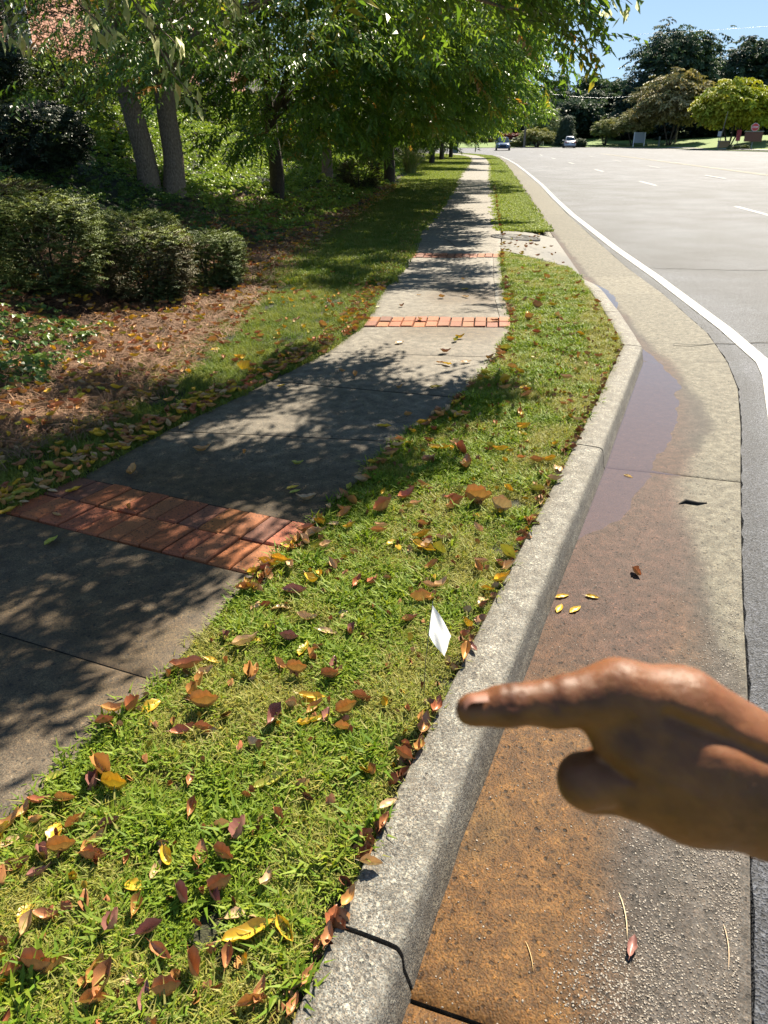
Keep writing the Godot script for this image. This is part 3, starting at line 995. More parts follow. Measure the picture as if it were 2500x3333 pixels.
# ------------------------------------------------------------------ the brick building on the bank
func build_building():
	var b := thing("brick_building", "pinkish brick building on top of the bank behind the trees", "building", Vector3(-9.6, 0, -19.0))
	var wall := begin(false)
	box(wall, Vector3(-6.0, 5.0, -28.0), Vector3(12.0, 7.4, 56.0), 0.0)
	wall.generate_normals()
	put("wall", wall.commit(), M.mortar, b)
	# bricks of the two seen faces, laid in running bond
	var xs := []
	var cs := []
	var bm := box_mesh(Vector3(0.05, 0.063, 0.205), 0.004)
	var wins := []
	for k in 7: wins.append(-4.0 - k * 7.4)
	var y := 2.2
	var row := 0
	while y < 6.6:
		var z := -0.1 - (0.108 if row % 2 else 0.0)
		while z > -40.0:
			var hit := false
			for w in wins:
				if absf(z - w) < 0.78 and y > 3.7 and y < 5.6: hit = true
			if not hit:
				xs.append(Transform3D(Basis(), Vector3(0.012 + R(-0.002, 0.002), y, z)))
				var t := R(0.8, 1.15)
				cs.append(Color(0.56 * t, 0.29 * t, 0.20 * t))
			z -= 0.216
		z = -0.1
		while z < 11.8:
			xs.append(Transform3D(Basis(Vector3.UP, PI / 2), Vector3(-z - (0.108 if row % 2 else 0.0), y, 0.012)))
			var t := R(0.8, 1.15)
			cs.append(Color(0.56 * t, 0.29 * t, 0.20 * t))
			z += 0.216
		y += 0.075
		row += 1
	scatter("brick_facing", bm, vmat(0.85), xs, cs, b)
	for w in wins:
		var fr := begin(false)
		box(fr, Vector3(0.03, 4.65, w + 0.72), Vector3(0.08, 1.9, 0.07), 0.005)
		box(fr, Vector3(0.03, 4.65, w - 0.72), Vector3(0.08, 1.9, 0.07), 0.005)
		box(fr, Vector3(0.03, 5.57, w), Vector3(0.078, 0.07, 1.37), 0.005)
		box(fr, Vector3(0.03, 4.65, w), Vector3(0.05, 1.77, 0.04), 0.005)
		fr.generate_normals()
		var win := put("window", fr.commit(), M.white, b)
		put("pane", box_mesh(Vector3(0.02, 1.78, 1.38), 0.0, Vector3(0.012, 4.65, w)), M.glass, win)
		put("sill", box_mesh(Vector3(0.16, 0.08, 1.6), 0.008, Vector3(0.06, 3.68, w)), M.drive, win)
	put("roof", box_mesh(Vector3(12.9, 0.25, 56.9), 0.02, Vector3(-6.0, 8.83, -28.0)), M.post, b)

# ------------------------------------------------------------------ leaves and trees
func leaf_tris(st: SurfaceTool, base: Vector3, dirn: Vector3, nrm: Vector3, ln: float, w: float, fold := 0.25, droop := 0.3):
	var s := dirn.cross(nrm).normalized()
	var n := s.cross(dirn).normalized()
	var tip := base + dirn * ln - n * ln * droop
	var m := base + dirn * ln * 0.45 - n * w * fold
	var l := base + dirn * ln * 0.42 + s * w * 0.5
	var r := base + dirn * ln * 0.42 - s * w * 0.5
	for p in [base, l, m, base, m, r, l, tip, m, m, tip, r]: st.add_vertex(p)

func sprig(seed_: int, n: int, ln: float, w: float, span: float, droop: float, twig := true, spread := 1.0) -> ArrayMesh:
	var r := RandomNumberGenerator.new(); r.seed = seed_
	var st := begin(false)
	var end := Vector3(span, -span * droop, 0)
	for k in n:
		var t := (k + 0.6) / n
		var p := Vector3.ZERO.lerp(end, t) + Vector3(0, 0.06 * span * sin(t * PI), 0)
		var a := (1.0 if k % 2 else -1.0) * r.randf_range(0.5, 1.3) * spread
		var d := Vector3(cos(a), -r.randf_range(0.25, 1.1) * droop * 1.6, sin(a)).normalized()
		var nn := Vector3(r.randf_range(-0.4, 0.4), 1.0, r.randf_range(-0.4, 0.4)).normalized()
		var sh := r.randf_range(0.75, 1.2)
		st.set_color(Color.WHITE * r.randf_range(0.75, 1.0))
		leaf_tris(st, p, d, nn, ln * sh, w * sh, 0.3, r.randf_range(0.1, 0.45))
	if twig:
		st.set_color(Color(0.5, 0.35, 0.3))
		var h := Vector3(0, 0.004, 0)
		for p in [Vector3.ZERO - h, end, Vector3.ZERO + h]: st.add_vertex(p)
	st.generate_normals()
	return st.commit()

# ground places kept sunlit: gaps in the crowns (x0, x1, z0, z1) where sun comes through
var lit := [[0.0, 2.4, -7.3, -5.2, 0.0], [-2.8, 0.6, -8.5, -6.0, 0.1], [-3.4, -1.0, -6.6, -5.2, 0.2], [1.25, 3.2, -12.0, -7.3, 0.0], [1.4, 3.5, -15.2, -12.0, 0.0], [1.9, 3.4, -19.5, -16.5, 0.0], [2.2, 3.8, -24.0, -21.5, 0.0], [-5.8, -2.5, -24.5, -17.0, 1.2], [-4.8, -2.5, -17.8, -14.9, 0.8], [-7.2, -5.2, -20.0, -15.5, 1.9], [-11.0, -7.0, -20.0, -11.0, 2.7], [-3.4, 0.0, -38.0, -31.0, 0.9], [1.5, 5.0, -41.0, -35.0, 0.0], [2.5, 6.5, -50.0, -46.0, 0.0], [3.0, 8.0, -62.0, -56.0, 0.0], [5.0, 9.5, -80.0, -66.0, 0.0]]

func sun_spot(p: Vector3, ground := 0.0) -> Vector2:
	var t := (p.y - ground) / SUN.y
	return Vector2(p.x - SUN.x * t, p.z - SUN.z * t)

func in_gap(p: Vector3) -> bool:
	var q := sun_spot(p)
	# the open verge and kerb on the road side stay in the sun
	if q.y > -7.5 and q.x > ramp([Vector2(-7.5, 0.9), Vector2(-6.0, 1.1), Vector2(-5.0, 0.9), Vector2(-4.3, 0.62), Vector2(-3.4, 0.05), Vector2(-2.6, -0.58), Vector2(-1.9, -0.98), Vector2(-1.3, -1.2), Vector2(0.5, -1.9)], q.y) - 0.18 + 0.2 * fb.get_noise_2d(q.x * 5, q.y * 5):
		return true
	for g in lit:
		q = sun_spot(p, g[4])
		var m: float = minf(minf(q.x - g[0], g[1] - q.x), minf(q.y - g[2], g[3] - q.y))
		if m + 0.3 + 0.4 * fb.get_noise_2d(q.x * 3, q.y * 3) > 0.12: return true
	return false

func branch(st: SurfaceTool, a: Vector3, b: Vector3, r0: float, r1: float, sag: float, sides := 6, steps := 6, wob := 0.06):
	var pts := []
	var rad := []
	var l := a.distance_to(b)
	for i in steps + 1:
		var t := float(i) / steps
		var p := a.lerp(b, t) + Vector3(0, sag * l * sin(t * PI), 0)
		if i > 0 and i < steps: p += Vector3(R(-1, 1), R(-1, 1), R(-1, 1)) * wob * l * 0.35
		pts.append(p)
		rad.append(lerpf(r0, r1, t))
	tube(st, pts, rad, sides, 0.15)
	return pts

func crown_points(c: Vector3, rad: float, ybot: float, ytop: float, n: int, gap: float, cut := true, squash := 1.0) -> Array:
	var out := []
	var tries := 0
	while out.size() < n and tries < n * 10:
		tries += 1
		var a := R(0, TAU)
		var q := pow(rng.randf(), 0.45)
		var edge := 1.0 + 0.22 * fb.get_noise_2d(cos(a) * 4.0 + c.x, sin(a) * 4.0 + c.z)
		var rr := rad * q * edge
		var top := lerpf(ytop, ybot + (ytop - ybot) * 0.22, q * q)
		var bot := ybot + 0.35 * fb.get_noise_2d(a * 3.0, c.z) - 0.12 * (ytop - ybot) * q + (1.0 - q) * 0.5 + (2.6 * maxf(0.0, q - 0.5) * maxf(0.0, cos(a)) if c.z < -10.0 else 0.0)
		var p := Vector3(c.x + cos(a) * rr * squash, 0, c.z + sin(a) * rr)
		var t := rng.randf()
		t = t if rng.randf() < 0.5 else (1.0 - pow(rng.randf(), 1.6) if rng.randf() < 0.6 else pow(rng.randf(), 1.8))
		p.y = lerpf(bot, top, t)
		if c.z > -15.0:
			if fb.get_noise_3d(p.x * 2.8, p.y * 2.6, p.z * 2.8) < gap + 0.08: continue
			var sq := sun_spot(p)
			if fb.get_noise_2d(sq.x * 3.0 + 11.0, sq.y * 2.0) > 0.16: continue
		elif fb.get_noise_3d(p.x * 2.2, p.y * 3.0, p.z * 2.2) < gap: continue
		if cut and in_gap(p): continue
		if absf(c.z + 13.6) < 0.5 and p.x < -4.3: continue
		if c.z > -7.0 and p.x < -2.1 and p.y < 3.5: continue
		out.append(p)
	return out

func leaf_tint(p: Vector3, hue := 0.0) -> Color:
	var n := fb.get_noise_3d(p.x * 1.3, p.y * 1.3, p.z * 1.3)
	var c := Color(0.10, 0.20, 0.025).lerp(Color(0.21, 0.31, 0.035), clampf(0.5 + n + R(-0.3, 0.3), 0, 1))
	var u := rng.randf()
	if u < 0.045 + hue: c = Color(0.42, 0.36, 0.05)
	elif u < 0.055 + hue: c = Color(0.45, 0.22, 0.04)
	return c * R(0.8, 1.1)

var sprig_meshes := {}

func leaf_basis(out: Vector3, s: float) -> Basis:
	var yaw := atan2(-out.z, out.x) + R(-0.9, 0.9)
	return (Basis(Vector3.UP, yaw) * Basis(Vector3(0, 0, 1), R(-0.5, 0.25)) * Basis(Vector3(1, 0, 0), R(-0.5, 0.5))).scaled(Vector3.ONE * s)

func street_tree(label: String, base: Vector3, trunks: Array, crown: Vector3, rad: float, ybot: float, ytop: float, n: int, mesh_key: String, gap := -0.12, bark = null) -> Node3D:
	var t := thing("cherry_tree", label, "tree", base, 0, "street trees along the sidewalk")
	var bk: Material = bark if bark else M.bark
	var pts := crown_points(crown, rad, ybot, ytop, n, gap)
	# trunks and their limbs
	for tr in trunks:
		var r0: float = tr[0]
		var foot: Vector3 = tr[1]
		var fork: Vector3 = tr[2]
		var st := begin()
		var line := []
		var rr := []
		for i in 9:
			var k := i / 8.0
			line.append(foot.lerp(fork, k) + Vector3(0.05 * sin(k * 5.0 + foot.x), 0, 0.04 * cos(k * 4.0)))
			rr.append(r0 * (1.0 + 0.45 * exp(-k * 14.0)) * lerpf(1.0, 0.78, k))
		tube(st, line, rr, 14, 0.16)
		put("trunk", done(st), bk, t)
		var nl: int = tr[3]
		for k in nl:
			var a := TAU * (k + R(-0.25, 0.25)) / nl + foot.x
			var goal: Vector3 = crown - base + Vector3(cos(a) * rad * R(0.55, 0.85), R(-0.2, 0.5) * (ytop - ybot) * 0.5, sin(a) * rad * R(0.55, 0.85))
			goal.y = maxf(goal.y, ybot - base.y + 0.5)
			if in_gap(goal + base): continue
			var lm := begin()
			var p: Array = branch(lm, line[8] - Vector3(0, R(0.0, 0.35), 0), goal, r0 * R(0.36, 0.52), 0.018, 0.10, 8, 8, 0.05)
			for j in 7:
				var s: Vector3 = p[2 + j % 6]
				var e: Vector3 = s + Vector3(R(-1, 1), R(-0.35, 0.6), R(-1, 1)) * rad * 0.34
				if not in_gap(e + base): branch(lm, s, e, 0.022, 0.005, 0.06, 5, 5, 0.06)
			put("limb", done(lm), bk, t)
	var xs := []
	var cs := []
	for p in pts:
		var o: Vector3 = p - crown
		xs.append(Transform3D(leaf_basis(o, R(0.8, 1.25)), p - base))
		cs.append(leaf_tint(p))
	scatter("crown", sprig_meshes[mesh_key], M.leaf, xs, cs, t)
	return t

func build_street_trees():
	sprig_meshes.near = sprig(11, 9, 0.098, 0.040, 0.34, 0.35)
	sprig_meshes.mid = sprig(12, 11, 0.125, 0.050, 0.44, 0.35)
	sprig_meshes.far = sprig(13, 12, 0.19, 0.080, 0.6, 0.3)
	# the tree whose trunk stands just outside, its crown over the sidewalk
	var near := street_tree("broad cherry tree over the near sidewalk, drooping bright leaves hanging in view", Vector3(-3.75, 0.3, -6.4), [[0.17, Vector3(0, -0.3, 0), Vector3(0.15, 1.9, 0.1), 8]], Vector3(-1.0, 3.8, -6.0), 3.9, 2.35, 5.6, 6400, "near", -0.16)
	hanging(near)
	street_tree("cherry tree with twin smooth pale trunks behind the clipped shrubs", Vector3(-3.85, 0.74, -13.9), [[0.18, Vector3(-0.10, -0.3, 0.1), Vector3(-0.42, 2.3, 0.1), 6], [0.19, Vector3(0.22, -0.3, 0.0), Vector3(0.30, 1.9, -0.1), 7]], Vector3(-1.0, 4.2, -13.6), 4.5, 2.45, 7.4, 6200, "near", -0.14)
	street_tree("dark trunked cherry tree standing in the ivy beyond the twin trunks", Vector3(-2.36, 0.38, -17.5), [[0.165, Vector3(0, -0.3, 0), Vector3(0.05, 1.7, 0.0), 9]], Vector3(-0.9, 4.4, -18.8), 4.4, 1.95, 7.8, 5600, "mid", -0.15, M.bark_dark)
	street_tree("slim pale trunked cherry tree behind the round clipped shrub", Vector3(-1.7, 0.42, -24.1), [[0.17, Vector3(0, -0.3, 0), Vector3(-0.05, 2.0, 0.0), 7]], Vector3(-0.8, 4.4, -24.6), 4.3, 1.9, 7.6, 4200, "mid", -0.15)
	street_tree("cherry tree with a thick dark trunk beside the ornamental grass", Vector3(0.14, 0.02, -29.5), [[0.21, Vector3(0, -0.3, 0), Vector3(0.05, 2.0, 0.0), 8]], Vector3(0.75, 4.4, -30.0), 4.8, 1.75, 8.0, 4600, "mid", -0.15, M.bark_dark)
	street_tree("cherry tree just beyond the ornamental grass clump", Vector3(1.3, 0.1, -43.0), [[0.17, Vector3(0, -0.3, 0), Vector3(0.05, 2.0, 0.0), 6]], Vector3(2.0, 4.4, -43.0), 4.5, 1.9, 8.2, 2600, "far", -0.15, M.bark_dark)
	street_tree("first of three dark trunks standing close together by the far lawn", Vector3(3.1, 0.0, -54.0), [[0.18, Vector3(0, -0.3, 0), Vector3(0.0, 2.1, 0.0), 6]], Vector3(3.4, 4.6, -54.0), 4.6, 1.9, 8.6, 2400, "far", -0.15, M.bark_dark)
	street_tree("middle one of three dark trunks standing close together by the far lawn", Vector3(4.25, 0.0, -61.5), [[0.18, Vector3(0, -0.3, 0), Vector3(0.0, 2.1, 0.0), 6]], Vector3(4.6, 4.6, -61.5), 4.4, 1.8, 8.6, 2400, "far", -0.15, M.bark_dark)
	street_tree("last cherry tree of the row, farthest along by the road bend", Vector3(5.45, 0.0, -68.0), [[0.17, Vector3(0, -0.3, 0), Vector3(0.0, 2.0, 0.0), 6]], Vector3(5.6, 4.4, -68.0), 4.0, 1.6, 7.8, 2200, "far", -0.15, M.bark_dark)
	# trees on the bank in front of the building
	street_tree("reddish trunk on the sunlit top of the bank in front of the brick wall", Vector3(-7.75, bank(-7.75, -16.0), -16.0), [[0.2, Vector3(0, -0.3, 0), Vector3(-0.35, 3.2, 0.0), 6]], Vector3(-7.4, 7.4, -16.5), 3.2, 5.6, 9.5, 1500, "mid", -0.1)

func hanging(near: Node3D):
	# low boughs whose single leaves can be told apart
	var st := begin(false)
	st.set_color(Color.WHITE)
	var lm := [begin(false), begin(false), begin(false)]
	for k in 3:
		lm[k].set_color(Color.WHITE)
		leaf_tris(lm[k], Vector3.ZERO, Vector3(0, -1, 0), Vector3(0, 0, 1), 0.105 + 0.012 * k, 0.042 + 0.004 * k, 0.28 + 0.1 * k, 0.12 + 0.12 * k)
		lm[k].generate_normals()
	var meshes := [lm[0].commit(), lm[1].commit(), lm[2].commit()]
	var tones := []
	for c in [Color(0.12, 0.22, 0.03), Color(0.17, 0.26, 0.035), Color(0.09, 0.17, 0.03), Color(0.22, 0.27, 0.04), Color(0.40, 0.24, 0.04)]:
		var m := mat(c, 0.5, 0.3)
		m.backlight_enabled = true; m.backlight = Color(0.95, 0.95, 0.75)
		tones.append(m)
	var boughs := [[Vector3(-1.6, 2.75, -4.6), Vector3(-1.02, 1.93, -4.45)], [Vector3(-1.9, 2.7, -4.9), Vector3(-1.42, 2.02, -4.6)], [Vector3(-1.0, 2.7, -4.8), Vector3(-0.72, 2.12, -4.5)], [Vector3(-1.6, 2.75, -5.2), Vector3(-1.13, 1.72, -5.15)], [Vector3(-0.4, 2.8, -5.2), Vector3(-0.12, 2.33, -5.0)], [Vector3(0.3, 2.85, -5.8), Vector3(0.75, 2.4, -5.6)], [Vector3(1.2, 3.0, -6.3), Vector3(1.75, 2.38, -6.3)], [Vector3(1.4, 2.95, -6.9), Vector3(1.8, 2.36, -6.9)], [Vector3(-2.3, 2.7, -5.3), Vector3(-2.15, 2.05, -5.1)], [Vector3(-1.2, 2.75, -4.2), Vector3(-1.22, 2.15, -4.1)], [Vector3(1.5, 3.0, -7.6), Vector3(1.95, 2.5, -7.7)]]
	var count := 0
	var b0: Vector3 = near.position
	for b in boughs:
		var bs := begin()
		var p: Array = branch(bs, b[0] - b0, b[1] - b0, 0.009, 0.0025, -0.12, 5, 8, 0.03)
		put("bough", done(bs), M.bark, near)
		for k in 20:
			var t := pow(R(0.05, 1.0), 0.8)
			var q: Vector3 = p[0].lerp(p[8], t)
			var f := t * 8.0
			q = p[mini(int(f), 7)].lerp(p[mini(int(f), 7) + 1], f - floorf(f)) if f < 8 else p[8]
			q += Vector3(R(-0.06, 0.06), R(-0.03, 0.02), R(-0.06, 0.06)) * 1.4
			var tr := Transform3D(Basis(Vector3.UP, R(0, TAU)) * Basis(Vector3(1, 0, 0), R(-0.65, 0.65)) * Basis(Vector3(0, 0, 1), R(-0.5, 0.5)), q)
			tr.basis = tr.basis.scaled(Vector3.ONE * R(0.75, 1.15) * (0.78 if b[1].z < -5.4 else 0.88))
			var m: Material = tones[[0, 0, 1, 1, 2, 2, 3][rng.randi() % 7]] if rng.randf() > 0.04 else tones[4]
			put("leaf", meshes[rng.randi() % 3], m, near, tr)
	# the bare bough that crosses the view and the thick limb rising to it
	var lb := begin()
	tube(lb, [Vector3(-0.75, 2.95, -6.6) - b0, Vector3(-0.3, 2.86, -6.7) - b0, Vector3(0.15, 2.72, -6.8) - b0, Vector3(0.55, 2.55, -6.95) - b0, Vector3(0.95, 2.46, -7.05) - b0, Vector3(1.45, 2.42, -7.2) - b0], [0.035, 0.03, 0.025, 0.019, 0.012, 0.005], 8, 0.2)
	put("limb", done(lb), M.bark, near)

# ------------------------------------------------------------------ trees beyond the road
func far_tree(called: String, label: String, category: String, x: float, z: float, top: float, rad: float, col: Color, col2: Color, form: String, n: int, group := "trees beyond the road bend", ybot_share := 0.12):
	var gy := far_ground_y(x, z)
	var t := thing(called, label, category, Vector3(x, gy - 0.05, z), 0, group)
	var h := top - gy
	var st := begin()
	if form == "multi":
		for k in 5:
			var a := TAU * k / 5.0 + 0.4
			branch(st, Vector3(cos(a) * 0.15, 0, sin(a) * 0.15), Vector3(cos(a) * rad * 0.45, h * 0.55, sin(a) * rad * 0.45), 0.11, 0.04, 0.0, 6, 4, 0.03)
	else:
		tube(st, [Vector3.ZERO, Vector3(0.1, h * 0.4, 0), Vector3(0, h * 0.92, 0)], [maxf(0.16, h * 0.02), h * 0.014, 0.04], 8, 0.1)
	put("trunk", done(st), M.bark_dark, t)
	var xs := []
	var cs := []
	var lobes := []
	for k in 24:
		var a := TAU * k * 0.382
		var v := (k + 0.5) / 24.0
		var wide := 0.62 * sqrt(sin(PI * clampf(0.12 + 0.8 * v, 0, 1)))
		lobes.append(Vector3(cos(a) * wide * R(0.7, 1.1), v, sin(a) * wide * R(0.7, 1.1)))
	for k in 3: lobes.append(Vector3(R(-0.2, 0.2), R(0.75, 0.95), R(-0.2, 0.2)))
	for i in n:
		var p: Vector3
		if form == "cone":
			var v := pow(rng.randf(), 1.4)
			var a := R(0, TAU)
			var rr := rad * (1.0 - v) * sqrt(R(0.3, 1.0)) * (0.85 + 0.3 * fb.get_noise_2d(a * 4, v * 30.0))
			p = Vector3(cos(a) * rr, lerpf(h * ybot_share, h, v), sin(a) * rr)
		elif form == "pine":
			var v := pow(rng.randf(), 0.8)
			var tier := floorf(v * 9.0) / 9.0 + 0.02
			var a := R(0, TAU)
			var rr := rad * (1.05 - tier) * sqrt(rng.randf()) * (0.7 + 0.6 * fb.get_noise_2d(a * 2, tier * 40.0))
			p = Vector3(cos(a) * rr, lerpf(h * 0.35, h, tier + R(-0.02, 0.06)), sin(a) * rr)
		else:
			var lo: Vector3 = lobes[rng.randi() % lobes.size()]
			var d := Vector3(R(-1, 1), R(-1, 1), R(-1, 1)).normalized() * pow(rng.randf(), 0.4)
			var yb := h * ybot_share
			if form == "multi":
				p = Vector3(lo.x * rad * 1.05, lerpf(yb, h, 0.25 + 0.6 * lo.y * (1.1 - Vector2(lo.x, lo.z).length())), lo.z * rad * 1.05) + d * Vector3(rad * 0.48, (h - yb) * 0.22, rad * 0.48)
			else:
				p = Vector3(lo.x * rad, lerpf(yb, h * 0.9, lo.y), lo.z * rad) + d * Vector3(rad * 0.42, (h - yb) * 0.16, rad * 0.42)
			var jag := 1.0 + 0.30 * fb.get_noise_3d(p.x * 2.2 / rad * 3.0 + x, p.y * 2.0 / rad * 3.0, p.z * 2.2 / rad * 3.0 + z)
			p.x *= jag; p.z *= jag
			p.y = clampf(p.y * lerpf(1.0, jag, 0.6), yb * 0.8, h * 1.03)
			if fb.get_noise_3d(p.x * 5.0 / rad + z, p.y * 5.0 / rad, p.z * 5.0 / rad + x) < -0.32: continue
		var s := R(0.75, 1.3)
		xs.append(Transform3D(leaf_basis(p, s), p))
		var nz := fb.get_noise_3d(p.x * 0.8 + x, p.y * 0.8, p.z * 0.8)
		cs.append(col.lerp(col2, clampf(0.45 + nz * 1.2 + R(-0.3, 0.3), 0, 1)))
	scatter("crown", sprig_meshes.needle if form in ["cone", "pine"] else sprig_meshes.big if rad > 3.6 else sprig_meshes.bush, M.leaf_dull, xs, cs, t)

func build_far_trees():
	sprig_meshes.big = sprig(21, 13, 0.46, 0.24, 1.1, 0.25, false, 1.3)
	sprig_meshes.bush = sprig(22, 11, 0.22, 0.11, 0.6, 0.15, false, 1.3)
	sprig_meshes.needle = sprig(23, 14, 0.34, 0.06, 0.9, 0.25, false, 0.8)
	var d0 := Color(0.020, 0.044, 0.030)
	var d1 := Color(0.085, 0.14, 0.06)
	var m0 := Color(0.045, 0.08, 0.035)
	var m1 := Color(0.12, 0.18, 0.06)
	far_tree("dark_oak_tree", "tallest dark green tree, rising behind the olive crape myrtle", "tree", 50.6, -150, 18.6, 8.3, d0, d1, "round", 5200)
	far_tree("dark_oak_tree", "dark tree behind the yellow green tree, cut off by the picture edge", "tree", 66.2, -155, 17.0, 6.3, d0, d1, "round", 3600)
	far_tree("dark_oak_tree", "dark tree in the dip between the two tallest dark crowns", "tree", 62.5, -166, 15.6, 5.6, m0, d1, "round", 3000)
	far_tree("dark_oak_tree", "dark tree closing the gap low behind the stop sign", "tree", 60.0, -146, 9.5, 6.2, d0, d1, "round", 3000)
	far_tree("woodland_tree", "rounded mid green woodland tree in the middle of the far treeline", "tree", 43.6, -180, 12.9, 4.6, m0, m1, "round", 2800)
	far_tree("pine_tree", "slender pine poking above the far treeline near the street tree crowns", "tree", 34.0, -175, 11.8, 2.3, d0, m0, "pine", 1100)
	far_tree("pine_tree", "taller slender pine beside the rounded woodland tree", "tree", 38.6, -185, 13.6, 2.4, d0, m0, "pine", 1200)
	far_tree("pine_tree", "thin pine between the slender pines above the pale green tree", "tree", 36.0, -170, 9.8, 2.2, d0, m0, "pine", 1000)
	far_tree("woodland_tree", "woodland tree below the dip of sky at the big dark tree", "tree", 49.0, -178, 12.2, 4.2, d0, m1, "round", 2600)
	far_tree("woodland_tree", "woodland tree tucked against the flank of the tallest dark tree", "tree", 45.4, -150, 9.6, 4.6, d0, m0, "round", 2600)
	far_tree("woodland_tree", "woodland tree in deep shade above the white board by the silver car", "tree", 40.0, -158, 9.4, 4.6, d0, d1, "round", 2600)
	far_tree("woodland_tree", "dark blue green tree above the blue car", "tree", 25.5, -170, 8.6, 5.4, d0, Color(0.03, 0.055, 0.034), "round", 2800)
	far_tree("woodland_tree", "dark tree right behind the slender utility pole", "tree", 32.2, -160, 7.8, 4.0, d0, d1, "round", 2200)
	far_tree("woodland_tree", "dark tree above the red hedge at the bend", "tree", 15.0, -165, 8.2, 5.4, d0, d1, "round", 2600)
	far_tree("woodland_tree", "dark tree seen between the last street trunks and the bend", "tree", 3.0, -160, 8.8, 6.4, d0, d1, "round", 2600)
	far_tree("woodland_tree", "dark tree glimpsed behind the street trunks down the road", "tree", -12.0, -150, 9.0, 7.0, d0, d1, "round", 2400)
	far_tree("woodland_tree", "woodland tree filling the shade behind the pyramidal conifer", "tree", 35.2, -152, 7.6, 4.4, d0, d1, "round", 2400)
	far_tree("pale_green_tree", "pale sunlit green tree beside the utility pole across the road", "tree", 26.6, -140, 5.9, 3.0, Color(0.18, 0.24, 0.09), Color(0.36, 0.40, 0.17), "round", 2000)
	far_tree("crape_myrtle", "low domed olive crape myrtle beside the utility pole", "tree", 24.1, -131, 2.85, 2.5, Color(0.19, 0.20, 0.05), Color(0.32, 0.32, 0.08), "multi", 1500, "crape myrtles across the road", 0.3)
	far_tree("conifer", "small pyramidal grey green conifer behind the silver car", "tree", 29.5, -136, 4.65, 1.6, Color(0.05, 0.085, 0.05), Color(0.09, 0.125, 0.06), "cone", 1000, "", 0.03)
	far_tree("crape_myrtle", "largest crape myrtle, olive with tan tips, above the driveway", "tree", 44.2, -129, 10.4, 5.2, Color(0.20, 0.19, 0.06), Color(0.42, 0.34, 0.16), "multi", 4200, "crape myrtles across the road", 0.3)
	far_tree("crape_myrtle", "smaller crape myrtle leaning on the largest one, above the white board", "tree", 40.0, -134, 5.6, 3.1, Color(0.17, 0.19, 0.05), Color(0.34, 0.30, 0.11), "multi", 1900, "crape myrtles across the road", 0.32)
	far_tree("crape_myrtle", "crape myrtle at the end of the row toward the silver car", "tree", 36.6, -138, 4.4, 2.2, Color(0.15, 0.19, 0.05), Color(0.30, 0.30, 0.09), "multi", 1300, "crape myrtles across the road", 0.3)
	far_tree("yellow_green_tree", "bright yellow green tree beside the driveway above the stop sign", "tree", 46.0, -111, 8.5, 4.3, Color(0.28, 0.34, 0.025), Color(0.50, 0.47, 0.04), "multi", 3800, "", 0.3)
	far_tree("yellow_green_tree", "smaller yellow green tree joined to the bright one at the picture edge", "tree", 50.9, -114.5, 7.2, 3.1, Color(0.26, 0.32, 0.03), Color(0.42, 0.43, 0.05), "multi", 1700, "", 0.3)

func build_undergrowth():
	var g := "shaded undergrowth below the woodland trees"
	var words := ["below the leftover gap by the street trunks", "behind the red hedge", "behind the blue car", "behind the domed crape myrtle", "behind the small conifer", "behind the smaller white board", "under the woodland trees by the property board", "under the largest crape myrtle", "behind the driveway", "behind the stop sign", "at the end of the driveway"]
	var xs := [2.0, 10.0, 18.0, 25.0, 32.0, 38.0, 45.0, 51.0, 57.0, 64.0, 72.0]
	for i in xs.size():
		var z := -146.0 - 4.0 * (i % 3)
		if i > 6: z = -136.0 - 4.0 * (i % 2)
		shrub("woodland_shrub", "dark woodland undergrowth " + words[i], Vector3(xs[i], far_ground_y(xs[i], z) - 0.2, z), Vector3(9.5, R(3.6, 5.0), 4.0), 1300, Color(0.016, 0.03, 0.016), Color(0.045, 0.07, 0.03), g, 0.7, Color(0, 0, 0, 0), "big")

# ------------------------------------------------------------------ shrubs, ivy, ornamental grass
func shrub(called: String, label: String, at: Vector3, size: Vector3, n: int, c0: Color, c1: Color, group := "", round_ := 0.35, tips := Color(0, 0, 0, 0), key := "tiny"):
	var t := thing(called, label, "shrub", at, R(-0.2, 0.2), group)
	var st := begin()
	for k in 7:
		var a := TAU * k / 7.0
		branch(st, Vector3(cos(a) * 0.05, -0.05, sin(a) * 0.05), Vector3(cos(a) * size.x * 0.36, size.y * R(0.6, 0.9), sin(a) * size.z * 0.36), 0.018, 0.005, 0.05, 5, 5, 0.05)
	put("stem", done(st), M.bark_dark, t)
	var xs := []
	var cs := []
	for i in n:
		var d := Vector3(R(-1, 1), R(-0.9, 1), R(-1, 1))
		# push to the shell of a rounded box
		var box_p := d / maxf(absf(d.x), maxf(absf(d.y), absf(d.z)))
		var sph := d.normalized() * 1.12
		var p := box_p.lerp(sph, round_ + 0.25) * lerpf(1.0, 0.72, pow(rng.randf(), 1.5))
		p *= 1.0 + 0.13 * fn.get_noise_3d(p.x * 2.2 + at.x, p.y * 2.2, p.z * 2.2 + at.z)
		var q := Vector3(p.x * size.x * 0.5, (p.y + 1.0) * 0.5 * size.y + 0.03, p.z * size.z * 0.5)
		xs.append(Transform3D(leaf_basis(p, R(0.7, 1.3)), q))
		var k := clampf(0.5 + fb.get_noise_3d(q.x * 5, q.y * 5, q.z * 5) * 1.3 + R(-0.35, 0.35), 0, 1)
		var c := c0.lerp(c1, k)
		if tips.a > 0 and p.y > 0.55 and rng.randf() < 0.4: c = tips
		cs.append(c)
	scatter("foliage", sprig_meshes[key], M.leaf_dull if key == "tiny" else M.ivy, xs, cs, t)
	return t

